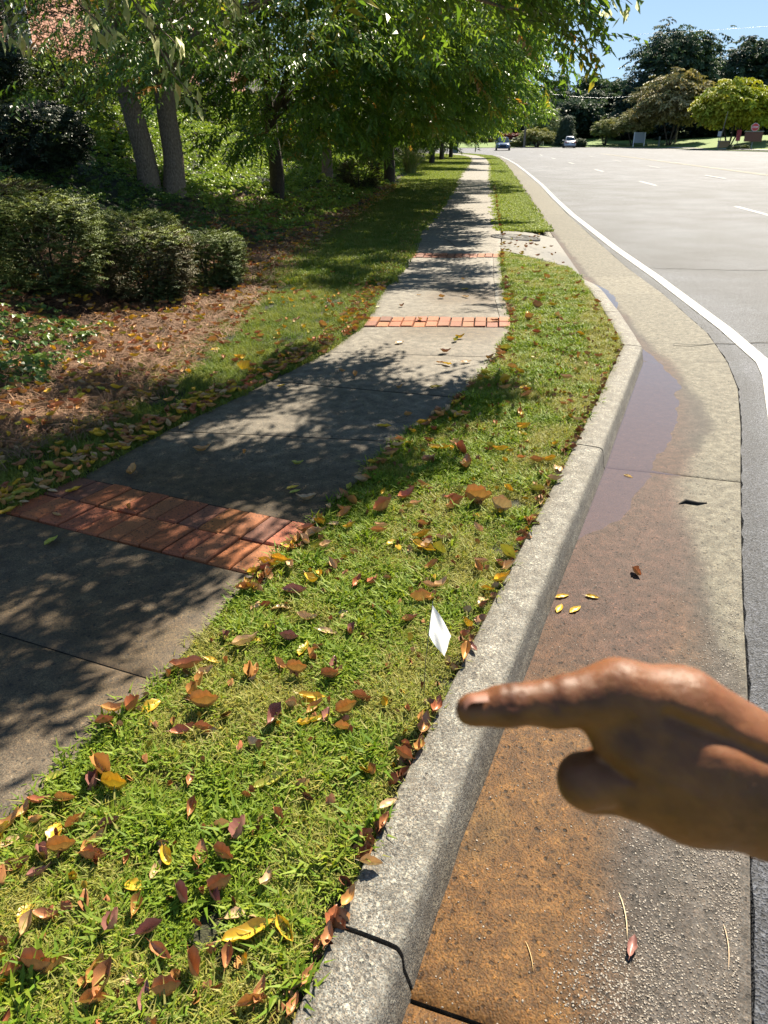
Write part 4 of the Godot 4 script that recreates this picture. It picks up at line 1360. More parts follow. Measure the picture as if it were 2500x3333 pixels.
func build_shrubs():
	sprig_meshes.tiny = sprig(31, 12, 0.026, 0.013, 0.12, -0.3, true, 1.0)
	sprig_meshes.holly = sprig(32, 10, 0.055, 0.028, 0.16, 0.1, true, 1.1)
	sprig_meshes.ivy = sprig(33, 5, 0.052, 0.046, 0.14, 0.15, false, 1.2)
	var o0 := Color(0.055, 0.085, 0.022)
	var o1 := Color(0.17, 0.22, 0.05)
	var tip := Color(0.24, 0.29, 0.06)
	var g := "clipped shrubs at the foot of the bank"
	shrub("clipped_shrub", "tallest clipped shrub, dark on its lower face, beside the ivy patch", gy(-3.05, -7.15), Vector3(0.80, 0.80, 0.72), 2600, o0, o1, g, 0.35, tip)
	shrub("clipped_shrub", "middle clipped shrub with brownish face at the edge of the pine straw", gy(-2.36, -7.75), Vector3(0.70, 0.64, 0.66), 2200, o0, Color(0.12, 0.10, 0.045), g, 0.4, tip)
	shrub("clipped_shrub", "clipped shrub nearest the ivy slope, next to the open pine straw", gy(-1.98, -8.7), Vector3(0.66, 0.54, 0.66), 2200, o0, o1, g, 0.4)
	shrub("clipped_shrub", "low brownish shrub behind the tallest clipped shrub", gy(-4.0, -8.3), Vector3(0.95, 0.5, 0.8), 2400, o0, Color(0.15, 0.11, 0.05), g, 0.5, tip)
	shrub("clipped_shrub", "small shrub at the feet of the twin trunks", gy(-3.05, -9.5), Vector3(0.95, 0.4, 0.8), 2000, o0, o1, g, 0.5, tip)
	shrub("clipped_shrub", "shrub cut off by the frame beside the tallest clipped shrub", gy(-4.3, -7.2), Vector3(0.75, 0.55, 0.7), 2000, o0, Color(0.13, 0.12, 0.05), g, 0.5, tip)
	var h0 := Color(0.018, 0.03, 0.016)
	var h1 := Color(0.05, 0.075, 0.035)
	var gh := "dark evergreen shrubs on the bank"
	shrub("evergreen_shrub", "glossy evergreen shrub with pale glints left of the twin trunks", gy(-5.0, -11.6), Vector3(1.5, 0.8, 1.2), 2400, h0, h1, gh, 0.7, Color(0, 0, 0, 0), "holly")
	shrub("evergreen_shrub", "dark evergreen shrub in deep shade up the bank behind the clipped shrubs", gy(-6.4, -10.8), Vector3(1.6, 1.1, 1.4), 2400, h0, h1, gh, 0.7, Color(0, 0, 0, 0), "holly")
	shrub("evergreen_shrub", "tall round holly under the brick wall at the top of the bank", gy(-6.3, -17.5), Vector3(2.5, 2.3, 2.2), 3200, h0, Color(0.06, 0.09, 0.03), gh, 0.8, Color(0.14, 0.14, 0.03), "holly")
	shrub("evergreen_shrub", "evergreen shrub on the bank between the holly and the glossy shrub", gy(-6.6, -13.6), Vector3(1.6, 0.9, 1.4), 2000, h0, h1, gh, 0.8, Color(0, 0, 0, 0), "holly")
	shrub("evergreen_shrub", "dark round evergreen shrub high on the slope past the twin trunks", gy(-5.6, -24.5), Vector3(2.0, 1.4, 1.8), 2200, h0, h1, gh, 0.8, Color(0, 0, 0, 0), "holly")
	shrub("evergreen_shrub", "evergreen shrub higher up the slope by the brick wall", gy(-7.6, -27.0), Vector3(2.4, 1.8, 2.4), 2200, h0, h1, gh, 0.8, Color(0, 0, 0, 0), "holly")
	shrub("evergreen_shrub", "evergreen mass on the slope behind the slim pale trunk", gy(-3.2, -30.0), Vector3(2.8, 2.0, 3.0), 2600, h0, h1, gh, 0.8, Color(0, 0, 0, 0), "holly")
	shrub("evergreen_shrub", "evergreen mass on the slope beyond the ornamental grass", gy(-1.0, -44.0), Vector3(3.2, 2.6, 5.0), 2600, h0, h1, gh, 0.8, Color(0, 0, 0, 0), "holly")
	shrub("evergreen_shrub", "dark hedge behind the trunks at the far end of the sidewalk", gy(1.2, -60.0), Vector3(3.0, 2.2, 9.0), 2600, h0, h1, gh, 0.8, Color(0, 0, 0, 0), "holly")
	shrub("evergreen_shrub", "dark hedge by the last street tree at the bend", gy(2.6, -74.0), Vector3(3.2, 1.9, 8.0), 2200, h0, h1, gh, 0.8, Color(0, 0, 0, 0), "holly")
	shrub("round_shrub", "small round clipped shrub with rusty top by the thick dark trunk", gy(-0.72, -24.6), Vector3(1.15, 0.85, 1.05), 2200, o0, Color(0.16, 0.12, 0.05), "", 0.9, Color(0.22, 0.15, 0.06))
	# ornamental grass clump
	var og := thing("ornamental_grass", "tall arching grass clump with tan plumes beside the dark trunk", "ornamental grass", gy(1.25, -38.5))
	var st := begin(false)
	for i in 420:
		var a := R(0, TAU)
		var r0 := 0.25 * sqrt(rng.randf())
		var p0 := Vector3(cos(a) * r0, 0, sin(a) * r0)
		var h := R(0.9, 1.6)
		var lean := R(0.25, 0.95)
		var w := 0.016
		var s := Vector3(-sin(a), 0, cos(a)) * w
		var prev := [p0 - s, p0 + s]
		st.set_color(Color(0.13, 0.19, 0.05).lerp(Color(0.36, 0.35, 0.13), rng.randf()))
		for k in range(1, 5):
			var t := k / 4.0
			var p := p0 + Vector3(cos(a), 0, sin(a)) * lean * pow(t, 1.8) + Vector3(0, h * (t - 0.30 * pow(t, 3.0) * lean), 0)
			var cur := [p - s * (1.0 - t * 0.95), p + s * (1.0 - t * 0.95)]
			quad(st, prev[0], prev[1], cur[1], cur[0])
			prev = cur
	st.generate_normals()
	tag(put("blades", st.commit(), M.grass, og), "", "", "", "stuff")
	st = begin(false)
	for i in 70:
		var a := R(0, TAU)
		var lean := R(0.1, 0.6)
		var p0 := Vector3(cos(a) * 0.15, 0.4, sin(a) * 0.15)
		var p1 := Vector3(cos(a) * lean, R(1.5, 2.0), sin(a) * lean)
		st.set_color(Color(0.42, 0.34, 0.16))
		var s := Vector3(-sin(a), 0, cos(a)) * 0.005
		quad(st, p0 - s, p0 + s, p1 + s, p1 - s)
		st.set_color(Color(0.55, 0.40, 0.27))
		for j in 9:
			var q := p1 + Vector3(cos(a), 0.2, sin(a)) * 0.03 * j
			leaf_tris(st, q, Vector3(R(-1, 1), R(-0.2, 1), R(-1, 1)).normalized(), Vector3(0.2, 0.3, 1).normalized(), 0.13, 0.03)
	st.generate_normals()
	tag(put("plumes", st.commit(), M.straw, og), "", "", "", "stuff")
	# ivy over the bank
	var xs := []
	var cs := []
	var n := 0
	while xs.size() < 42000 and n < 400000:
		n += 1
		var z := -3.6 - 62.0 * pow(rng.randf(), 1.7)
		var u := 0.5 + 8.0 * pow(rng.randf(), 0.9)
		var x := x_at(grass_left, z) - u
		var m := fn.get_noise_2d(x * 0.9, z * 0.9)
		var first := 1.55 + 0.5 * m
		if z < -12.0: first = 0.55 + 0.5 * m
		if z > -6.6: first = 0.75 + 0.35 * m + (0.6 if z > -4.4 else 0.0)
		if z < -6.6 and z > -8.8: first = 2.3
		if u < first or u > 8.2 + m: continue
		if m < -0.42: continue
		var p := Vector3(x, bank(x, z) + R(0.02, 0.12), z)
		var sc := 1.0 if z > -14.0 else 1.5 if z > -28 else 2.2
		xs.append(Transform3D(Basis(Vector3.UP, R(0, TAU)) * Basis(Vector3(0, 0, 1), R(-0.5, 0.5)) * Basis(Vector3(1, 0, 0), R(-0.4, 0.4)) * Basis.from_scale(Vector3.ONE * sc * R(0.7, 1.2)), p))
		var k := rng.randf()
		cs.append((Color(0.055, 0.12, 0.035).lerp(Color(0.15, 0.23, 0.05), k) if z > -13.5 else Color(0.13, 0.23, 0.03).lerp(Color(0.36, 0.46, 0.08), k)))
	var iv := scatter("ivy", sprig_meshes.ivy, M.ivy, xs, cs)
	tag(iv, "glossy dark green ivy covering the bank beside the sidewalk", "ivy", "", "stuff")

func gy(x: float, z: float) -> Vector3:
	return Vector3(x, bank(x, z), z)

# ------------------------------------------------------------------ grass
func tuft(seed_: int, blades: int, h: float, w: float, spread: float, lie: float, mix_dry: float) -> ArrayMesh:
	var r := RandomNumberGenerator.new(); r.seed = seed_
	var st := begin(false)
	for k in blades:
		var a := r.randf() * TAU
		var p0 := Vector3(r.randf_range(-1, 1), 0, r.randf_range(-1, 1)) * spread
		var d := Vector3(cos(a), 0, sin(a))
		var s := Vector3(-d.z, 0, d.x) * w * r.randf_range(0.7, 1.2) * 0.5
		var hh := h * r.randf_range(0.55, 1.15)
		var l := lie * r.randf_range(0.3, 1.3) * h
		var p1 := p0 + d * l * 0.35 + Vector3(0, hh * 0.65, 0)
		var p2 := p0 + d * l + Vector3(0, hh * r.randf_range(0.7, 1.0), 0)
		var v := r.randf_range(0.7, 1.0)
		st.set_color(Color(0.95, 0.88, 0.55) if r.randf() < mix_dry else Color(v, v, v))
		quad(st, p0 - s * 0.8, p0 + s * 0.8, p1 + s, p1 - s)
		for p in [p1 - s, p1 + s, p2]: st.add_vertex(p)
	st.generate_normals()
	return st.commit()

func in_walk(x: float, z: float, grow := 0.0) -> bool:
	return x > x_at(walk_left, z) - grow and x < x_at(walk_right, z) + grow

func build_grass():
	var broad := tuft(41, 12, 0.040, 0.0062, 0.028, 0.95, 0.03)
	var fine := tuft(42, 18, 0.040, 0.0026, 0.030, 0.8, 0.3)
	var coarse := tuft(43, 14, 0.060, 0.009, 0.07, 0.7, 0.12)
	var far := tuft(44, 14, 0.075, 0.018, 0.14, 0.7, 0.12)
	var bx := []; var bc := []; var fx := []; var fc := []; var cx := []; var cc := []
	# verge beside the kerb
	var n := 0
	while n < 60000:
		n += 1
		var z := 0.4 - 12.2 * pow(rng.randf(), 1.35)
		var x0 := x_at(walk_right, z)
		var x1 := x_at(kerb_near, z)
		if z < -10.3: x1 = minf(x1, lerpf(2.46, 1.75, clampf((-z - 10.3) / 1.65, 0, 1)))
		if x1 <= x0: continue
		var x := R(x0 - 0.015, x1 - 0.012)
		var edge := x1 - x
		var m := fn.get_noise_2d(x * 1.8, z * 1.8)
		var m2 := fb.get_noise_2d(x * 9.0, z * 9.0)
		if edge < 0.10 and z > -4.6 and rng.randf() < 0.75 - edge * 6.0: continue
		if m2 < -0.62: continue
		if x - x0 < 0.05 and rng.randf() < 0.3: continue
		var dry := clampf(0.46 + m * 1.2 + (0.38 if edge < 0.30 else 0.0) - 0.25 * smoothstep(-2.0, -1.2, z), 0, 1)
		var s := R(0.75, 1.3) * (0.9 + 0.4 * m2) * (1.45 if rng.randf() < 0.07 else 1.0)
		var tr := Transform3D(Basis(Vector3.UP, R(0, TAU)) * Basis(Vector3(1, 0, 0), R(-0.25, 0.25)) * Basis.from_scale(Vector3(1, 0.9, 1) * s), Vector3(x, -0.025, z))
		var lush := Color(0.125, 0.225, 0.016).lerp(Color(0.275, 0.35, 0.04), R(0, 1))
		if rng.randf() < dry:
			fx.append(tr)
			fc.append(lush.lerp(Color(0.42, 0.36, 0.12), R(0.2, 0.9)))
		else:
			bx.append(tr)
			bc.append(lush)
	# strip on the uphill side, thinner and strewn
	n = 0
	while n < 52000:
		n += 1
		var z := 0.4 - 30.0 * pow(rng.randf(), 1.6)
		var x0 := x_at(grass_left, z)
		var x1 := x_at(walk_left, z)
		var x := R(x0 - 0.35, x1 + 0.01)
		var m := fn.get_noise_2d(x * 1.5, z * 1.5)
		if x < x0 + 0.3 and rng.randf() < 0.5 + (x0 - x) * 1.4: continue
		if m < -0.25 and rng.randf() < 0.7: continue
		if z > -5.0 and rng.randf() < 0.25: continue
		var s := R(0.8, 1.4)
		var tr := Transform3D(Basis(Vector3.UP, R(0, TAU)) * Basis(Vector3(1, 0, 0), R(-0.2, 0.2)) * Basis.from_scale(Vector3(1, 1.1, 1) * s), Vector3(x, bank(x, z) - 0.005, z))
		var c := Color(0.12, 0.20, 0.03).lerp(Color(0.27, 0.30, 0.07), clampf(0.5 + m + R(-0.3, 0.3), 0, 1))
		if z < -9.0:
			cx.append(tr); cc.append(c)
		else:
			fx.append(tr); fc.append(c)
	# far verge and strips
	var gx := []; var gc := []
	n = 0
	while n < 26000:
		n += 1
		var z := -14.7 - 70.0 * pow(rng.randf(), 1.5)
		var x: float
		if rng.randf() < 0.5:
			x = R(x_at(walk_right, z), x_at(kerb_far, z) if z > -77 else x_at(walk_right, z) + 1.2)
		else:
			x = R(x_at(grass_left, z) - 0.2, x_at(walk_left, z))
		var y := -0.02 if x > x_at(walk_left, z) else bank(x, z)
		var tr := Transform3D(Basis(Vector3.UP, R(0, TAU)) * Basis.from_scale(Vector3(1, 0.7, 1) * R(0.7, 1.2)), Vector3(x, y - 0.005, z))
		gx.append(tr)
		gc.append(Color(0.19, 0.27, 0.03).lerp(Color(0.29, 0.34, 0.055), R(0, 1)))
	tag(scatter("grass", broad, M.grass, bx, bc), "broad bladed green lawn grass on the verge beside the kerb", "grass", "", "stuff")
	tag(scatter("grass", fine, M.grass, fx, fc), "fine grass with dry tan stems mixed through the lawns", "grass", "", "stuff")
	tag(scatter("grass", coarse, M.grass, cx, cc), "shaded grass strip between pine straw and sidewalk", "grass", "", "stuff")
	tag(scatter("grass", far, M.grass, gx, gc), "mown grass along the distant sidewalk", "grass", "", "stuff")

# ------------------------------------------------------------------ fallen leaves, pine straw
func fallen_leaf(seed_: int, curl: float, cup: float, wide: float, teeth := 0.05) -> ArrayMesh:
	# unit length along x
	var r := RandomNumberGenerator.new(); r.seed = seed_
	var st := begin()
	var ns := 10
	var nw := 6
	var tw := r.randf_range(-0.6, 0.6)
	var P := func(i: int, j: int) -> Vector3:
		var s := float(i) / ns
		var u := float(j) / nw * 2.0 - 1.0
		var w: float = wide * pow(sin(PI * pow(s, 0.85)), 0.8) * (1.0 + teeth * sin(i * 2.4 + seed_) + 0.35 * fn.get_noise_2d(s * 3.0 + seed_ * 1.9, 5.0 * signf(u)))
		var bend := curl * (s - 0.5) * (s - 0.5) * 1.6
		var side: float = u * w * 0.5
		var y := bend + absf(u) * absf(u) * cup * w + tw * (s - 0.5) * side + 0.016 * sin(s * 17.0 + u * 3.0) + 0.05 * fn.get_noise_2d(s * 2.6 + seed_ * 3.7, u * 1.5) - 0.02 * (1.0 - absf(u)) * 0.3
		return Vector3(s - 0.5, y + 0.02, side * (1.0 - 0.25 * absf(cup)))
	for i in ns:
		for j in nw:
			for k in [[i, j], [i + 1, j], [i + 1, j + 1], [i, j], [i + 1, j + 1], [i, j + 1]]:
				var p: Vector3 = P.call(k[0], k[1])
				var v := 0.82 + 0.3 * fn.get_noise_2d(p.x * 6.0 + seed_, p.z * 9.0)
				if k[1] == nw / 2: v *= 1.18
				var e: float = 0.86 if k[1] == 0 or k[1] == nw else 1.0
				st.set_color(Color(v * e, v * e * e, v * e * e))
				st.add_vertex(p)
	st.set_color(Color(0.6, 0.4, 0.3))
	for p in [Vector3(-0.5, 0.02 + curl * 0.4, 0.008), Vector3(-0.5, 0.02 + curl * 0.4, -0.008), Vector3(-0.72, 0.05 + curl * 0.5, 0.0)]: st.add_vertex(p)
	return done(st)

var leaf_words := {"Y": "yellow", "G": "greenish yellow", "O": "orange tan", "T": "pale tan", "B": "brown", "R": "red brown", "P": "purple brown"}
var leaf_cols := {"Y": Color(0.66, 0.43, 0.035), "G": Color(0.42, 0.40, 0.06), "O": Color(0.55, 0.29, 0.09), "T": Color(0.58, 0.39, 0.20), "B": Color(0.43, 0.20, 0.085), "R": Color(0.42, 0.15, 0.065), "P": Color(0.32, 0.15, 0.12)}

func leaf_place(x: float, z: float) -> String:
	if z > -10.4 and x > x_at(kerb_near, z) + 0.16 / 0.92: return "in the gutter"
	if z > -10.4 and x > x_at(kerb_near, z) - 0.005: return "on top of the kerb"
	if in_walk(x, z): return "on the sidewalk"
	if x > x_at(walk_right, z):
		if x > x_at(kerb_near, z) - 0.07: return "in the kerb seam"
		if x < x_at(walk_right, z) + 0.12: return "on the verge's sidewalk edge"
		if z > -1.3: return "in lush grass near kerb joint"
		if z > -1.9: return "on the verge near the flag"
		if z > -3.0: return "on verge grass near brick band"
		return "on the verge beyond the flag"
	if x > x_at(grass_left, z): return "in the uphill grass strip"
	return "on the pine straw"

func gutter_y(x: float, z: float) -> float:
	var a := nearest_in(Vector2(x, z))
	return -0.137 + 0.03 * clampf(a.distance_to(Vector2(x, z)) / 0.72, 0, 1) + 0.002

func leaf_top(x: float, z: float) -> float:
	var w := leaf_place(x, z)
	if w == "in the gutter": return gutter_y(x, z)
	if w == "on top of the kerb" or w == "on the sidewalk": return 0.009
	if w == "in the kerb seam": return 0.004
	if x > x_at(walk_left, z): return 0.008
	return bank(x, z) + 0.025

var special := {"1.03 ": 1}

func build_litter():
	var shapes := []
	for k in 8:
		shapes.append(fallen_leaf(50 + k, [0.15, 0.6, 0.9, 0.3, -0.3, 1.1, 0.5, 0.8][k], [0.25, 0.6, 1.0, 0.4, 0.15, 1.3, 0.9, 0.45][k], [0.42, 0.44, 0.52, 0.36, 0.48, 0.54, 0.42, 0.48][k]))
	var tones := {}
	for k in leaf_cols:
		var m := vmat(0.42, 0.5, 0.6 if k in ["Y", "G", "O", "T"] else 0.4, leaf_cols[k])
		tones[k] = m
	var spots := "-0.89 -1.48 58 31 G|-0.77 -1.45 58 90 P|-0.71 -1.43 70 -8 Y|-0.52 -1.47 55 90 B|-0.30 -1.46 96 23 G|-0.83 -1.40 63 -0 O|-0.90 -1.39 55 27 R|-0.92 -1.36 55 83 O|-0.94 -1.32 72 45 O|-0.92 -1.27 55 45 T|-0.82 -1.30 78 103 Y|-0.78 -1.33 55 45 O|-0.69 -1.32 55 31 P|-0.50 -1.37 56 90 B|-0.27 -1.34 55 -58 B|-0.40 -1.31 55 -0 T|-0.35 -1.29 66 74 P|-0.82 -1.23 63 -49 P|-0.81 -1.18 55 45 P|-0.78 -1.24 64 18 O|-0.71 -1.26 71 63 O|-0.70 -1.22 63 -0 B|-0.87 -1.20 68 22 B|-0.88 -1.16 55 106 B|-0.52 -1.22 57 -60 Y|-0.54 -1.19 55 81 T|-0.44 -1.22 75 97 B|-0.39 -1.22 55 -23 B|-0.27 -1.16 56 82 T|-0.58 -1.15 61 -16 Y|-0.56 -1.09 59 90 O|-0.39 -1.12 55 -50 P|-0.37 -1.14 55 22 B|-0.46 -1.11 55 -50 P|-0.33 -1.08 55 9 T|-0.80 -1.09 64 81 Y|-0.78 -1.05 55 90 T|-0.75 -1.07 55 -0 B|-0.67 -1.11 55 106 B|-0.59 -1.05 55 81 P|-0.51 -1.04 58 31 P|-0.29 -1.03 114 22 Y|-0.21 -1.04 68 -56 Y|-0.47 -0.99 61 -34 B|-0.33 -0.98 55 90 B|-0.76 -0.95 65 37 B|-0.72 -0.95 65 -9 B|-0.68 -0.96 55 37 O|-0.60 -0.95 60 79 O|-0.57 -0.93 74 81 B|-0.58 -0.89 57 11 O|-0.52 -0.94 55 37 T|-0.40 -0.95 60 -59 B|-0.48 -0.90 55 90 P|-0.44 -0.90 55 22 B|-0.25 -0.91 55 79 B|-0.27 -0.89 55 22 O|-0.03 -1.20 55 -9 T|-0.08 -1.11 55 63 O|-0.11 -1.07 55 72 R|-0.12 -1.02 55 81 B|-0.16 -0.94 55 68 B|-0.18 -0.88 55 79 B|-0.00 -1.32 55 67 B|0.01 -1.38 55 36 T|-1.51 -3.29 86 48 Y|-1.77 -3.15 84 -12 T|-1.70 -3.16 55 -0 T|-1.73 -3.06 92 51 Y|-0.45 -3.32 66 37 Y|-0.28 -2.47 78 -48 Y|-0.33 -2.39 101 -15 P|-0.48 -2.44 55 87 T|-0.37 -2.29 90 17 T|-0.28 -2.22 72 -0 T|-0.19 -2.61 55 20 B|-0.20 -2.14 70 -17 T|-0.15 -2.25 56 48 T|-0.11 -2.14 55 74 P|-0.27 -2.04 82 77 Y|-0.46 -2.09 76 -0 Y|-0.55 -2.10 55 97 P|-0.57 -1.98 55 -13 Y|-0.58 -1.92 57 36 T|-0.58 -1.86 55 81 O|-0.42 -1.91 64 90 O|-0.34 -1.95 58 -38 O|-0.28 -1.91 64 -0 O|-0.24 -1.99 55 82 O|-0.16 -1.95 65 86 P|-0.15 -1.91 55 59 O|-0.33 -2.09 61 -0 P|-0.17 -1.89 55 -0 B|-0.69 -1.93 55 61 G|-0.68 -1.96 55 36 O|-0.59 -1.82 55 66 O|-0.58 -1.78 61 -13 B|-0.54 -1.75 81 7 O|-0.71 -1.76 74 50 Y|-0.76 -1.74 67 73 R|-0.81 -1.73 73 16 O|-0.82 -1.68 55 16 B|-0.58 -1.65 71 14 R|-0.53 -1.66 55 -0 B|-0.33 -1.70 86 73 P|-0.23 -1.78 82 21 Y|-0.21 -1.75 67 53 O|-0.17 -1.71 60 81 P|-0.11 -1.73 67 27 O|-0.23 -1.68 59 45 Y|-0.07 -1.79 55 -27 B|-0.12 -1.66 55 -0 O|0.31 -3.84 125 -0 Y|0.24 -3.68 99 41 B|0.44 -3.61 125 73 B|0.43 -3.80 125 -71 R|0.44 -3.16 120 -0 O|0.34 -3.14 87 38 B|0.11 -3.24 100 40 R|0.86 -4.42 75 73 Y|1.40 -7.35 99 74 Y|0.96 -5.47 76 -0 O|0.96 -4.98 77 45 Y|1.68 -7.25 62 -0 O|1.52 -5.76 72 60 O|0.81 -4.09 70 -53 Y|1.19 -4.46 64 52 B|0.04 -2.78 67 23 Y|0.17 -2.72 125 -45 Y|0.00 -3.09 107 40 B|0.09 -2.21 66 34 B|0.14 -2.33 77 -0 O|0.18 -2.35 69 56 O|0.22 -2.44 71 45 T|-0.19 -1.70 69 30 Y|-0.22 -1.79 85 -6 Y|-0.42 -1.91 75 86 O|0.30 -2.04 55 -70 P|0.27 -2.00 92 78 O|0.12 -1.67 81 75 B|0.10 -1.58 59 68 O|0.16 -1.74 70 70 R|0.73 -2.57 61 18 Y|0.70 -2.48 63 62 Y|0.76 -2.47 66 40 Y|0.85 -2.56 55 -22 Y|1.08 -2.73 67 -74 B|0.57 -1.08 60 63 P|1.35 -3.77 55 -52 Y|0.43 -5.59 64 -0 O|0.62 -8.18 70 -0 O|0.38 -8.31 55 -0 T|-0.76 -3.77 55 87 O|0.91 -3.61 63 66 T|0.75 -3.19 61 71 T|0.82 -3.37 55 70 O|0.65 -2.95 62 71 B|1.01 -3.87 55 67 T"
	var rows := []
	for r in spots.split("|"):
		var w := r.split(" ")
		rows.append([float(w[0]), float(w[1]), float(w[2]) * 0.00106, deg_to_rad(float(w[3])), w[4]])
	# more of them strewn up the verge edge, the uphill strip and the straw
	var made := rows.size()
	while made < 292:
		var z := -1.2 - 9.0 * pow(rng.randf(), 1.3)
		var kind := rng.randf()
		var x: float
		if kind < 0.55: x = R(x_at(grass_left, z) - 1.0, x_at(walk_left, z) + 0.06)
		elif kind < 0.65: x = x_at(walk_right, z) + R(0.0, 0.1)
		elif kind < 0.70 and z > -4.5: x = x_at(kerb_near, z) - R(0.0, 0.06)
		elif kind < 0.93: x = R(x_at(walk_left, z), x_at(walk_right, z))
		else: x = R(x_at(walk_right, z), x_at(kerb_near, z) - 0.1)
		if z > -3.0 and x < x_at(walk_left, z) - 0.3: continue
		if z < -9.9: continue
		rows.append([x, z, R(0.06, 0.11), R(0, TAU), ["Y", "Y", "O", "T", "O", "B", "Y", "T", "G"][rng.randi() % 9]])
		made += 1
	var labelled := {}
	var i := 0
	for r in rows:
		var code: String = r[4]
		var flat: bool = code in ["Y", "G", "T"] and rng.randf() < 0.7
		var k: int = [0, 3, 4, 7][rng.randi() % 4] if flat else [1, 2, 5, 6, 7][rng.randi() % 5]
		var where := leaf_place(r[0], r[1])
		if where in ["in the gutter", "on the sidewalk", "on top of the kerb"]: k = [0, 3, 4, 0][k % 4] if flat else [1, 7, 3, 6][k % 4]
		var y := leaf_top(r[0], r[1])
		var tilt := 0.08 if where in ["in the gutter", "on the sidewalk", "on top of the kerb"] else 0.36
		if i < 160 and code == "Y" and r[2] > 0.09:
			k = 3
			tilt = 0.12
		var o := put("fallen_leaf", shapes[k], tones[code])
		o.transform = Transform3D(Basis(Vector3.UP, r[3]) * Basis(Vector3(1, 0, 0), R(-tilt, tilt)) * Basis(Vector3(0, 0, 1), R(-tilt, tilt) * 0.7) * Basis.from_scale(Vector3.ONE * r[2]), Vector3(r[0], y + (-0.001 if tilt < 0.3 else -0.007), r[1]))
		var how := "flat" if k in [0, 3, 4] else "tightly curled" if k in [2, 5] else "half curled"
		var lab := "%s %s fallen leaf %s" % [how, leaf_words[code], where]
		if r[2] > 0.106: lab = "large " + lab
		elif r[2] < 0.066: lab = "small " + lab
		tag(o, "", "leaf", "fallen leaves")
		if not labelled.has(lab): labelled[lab] = []
		labelled[lab].append([-r[1], o])
		i += 1
	var ordinal := ["first", "second", "third", "fourth", "fifth", "sixth", "seventh", "eighth", "ninth", "tenth", "eleventh", "twelfth"]
	for lab in labelled:
		var same: Array = labelled[lab]
		same.sort_custom(func(a, b): return a[0] < b[0])
		for k in same.size():
			var full: String = lab.replace(" fallen leaf ", " leaf ")
			if same.size() > 1: full += ", %s up the street" % ordinal[mini(k, 11)]
			same[k][1].set_meta("label", full)
	# the rest of the litter as one mass
	var xs := []
	var cs := []
	var keys := ["Y", "Y", "O", "T", "T", "O", "B", "B", "R", "G"]
	var n := 0
	while xs.size() < 7200 and n < 80000:
		n += 1
		var z := -2.4 - 26.0 * pow(rng.randf(), 1.7)
		var xw := x_at(walk_left, z)
		var xg := x_at(grass_left, z)
		var x: float
		var t := rng.randf()
		if t < 0.68: x = R(xg - 1.8, xg + 0.2)
		elif t < 0.76: x = R(xg, xw)
		elif t < 0.93: x = xw - absf(R(-0.25, 0.25))
		elif t < 0.962: x = x_at(walk_right, z) + absf(R(-0.07, 0.07))
		else: x = R(x_at(walk_right, z), minf(x_at(kerb_near, z), x_at(walk_right, z) + 1.2))
		if x > xw and z < -14.0 and t >= 0.962: continue
		var y := leaf_top(x, z)
		xs.append(Transform3D(Basis(Vector3.UP, R(0, TAU)) * Basis(Vector3(1, 0, 0), R(-0.4, 0.4)) * Basis(Vector3(0, 0, 1), R(-0.3, 0.3)) * Basis.from_scale(Vector3.ONE * R(0.05, 0.092)), Vector3(x, y + (0.03 if x < xg - 0.05 else 0.002), z)))
		cs.append(leaf_cols[keys[rng.randi() % keys.size()]] * R(0.8, 1.15))
	tag(scatter("leaf_litter", shapes[1], vmat(0.5, 0.4, 0.35), xs, cs), "small brown and yellow fallen leaves strewn over straw and grass edges", "leaf litter", "", "stuff")
	# torn bits of leaf sunk in the verge turf
	xs = []; cs = []
	for k in 900:
		var z := 0.2 - 7.0 * pow(rng.randf(), 1.5)
		var x := R(x_at(walk_right, z), x_at(kerb_near, z))
		xs.append(Transform3D(Basis(Vector3.UP, R(0, TAU)) * Basis(Vector3(1, 0, 0), R(-0.9, 0.9)) * Basis(Vector3(0, 0, 1), R(-0.5, 0.5)) * Basis.from_scale(Vector3(R(0.014, 0.04), R(0.02, 0.04), R(0.016, 0.05))), Vector3(x, R(-0.012, 0.006), z)))
		cs.append(leaf_cols[keys[rng.randi() % keys.size()]] * R(0.6, 1.1))
	tag(scatter("leaf_litter", shapes[5], vmat(0.5, 0.4, 0.35), xs, cs), "torn scraps of brown leaf sunk among the verge grass blades", "leaf litter", "", "stuff")
	# scraps of wet leaf packed into the seam by the kerb
	xs = []; cs = []
	for k in 150:
		var z := R(-6.2, 0.0)
		var x := x_at(kerb_near, z) - R(-0.004, 0.035)
		xs.append(Transform3D(Basis(Vector3.UP, R(0, TAU)) * Basis(Vector3(1, 0, 0), R(-1.0, 1.0)) * Basis.from_scale(Vector3.ONE * R(0.02, 0.05)), Vector3(x, R(-0.02, 0.004), z)))
		cs.append(Color(0.22, 0.085, 0.04).lerp(Color(0.45, 0.25, 0.10), pow(rng.randf(), 1.5)))
	tag(scatter("leaf_litter", shapes[2], vmat(0.5, 0.5, 0.2), xs, cs), "wet brown leaf scraps packed in the seam behind the kerb", "leaf litter", "", "stuff")
	# pine straw
	var nd := begin(false)
	nd.set_color(Color.WHITE)
	for k in 5:
		var a := R(-0.5, 0.5)
		var p0 := Vector3(-0.07, 0.004 * k, R(-0.012, 0.012))
		var p1 := p0 + Vector3(cos(a), 0.05 + 0.05 * k, sin(a)) * 0.07
		var p2 := p1 + Vector3(cos(a * 1.6), -0.15, sin(a * 1.6)) * 0.07
		var s := Vector3(0, 0.0002, 0.0011)
		quad(nd, p0 - s, p0 + s, p1 + s, p1 - s)
		quad(nd, p1 - s, p1 + s, p2 + s, p2 - s)
	nd.generate_normals()
	xs = []; cs = []
	n = 0
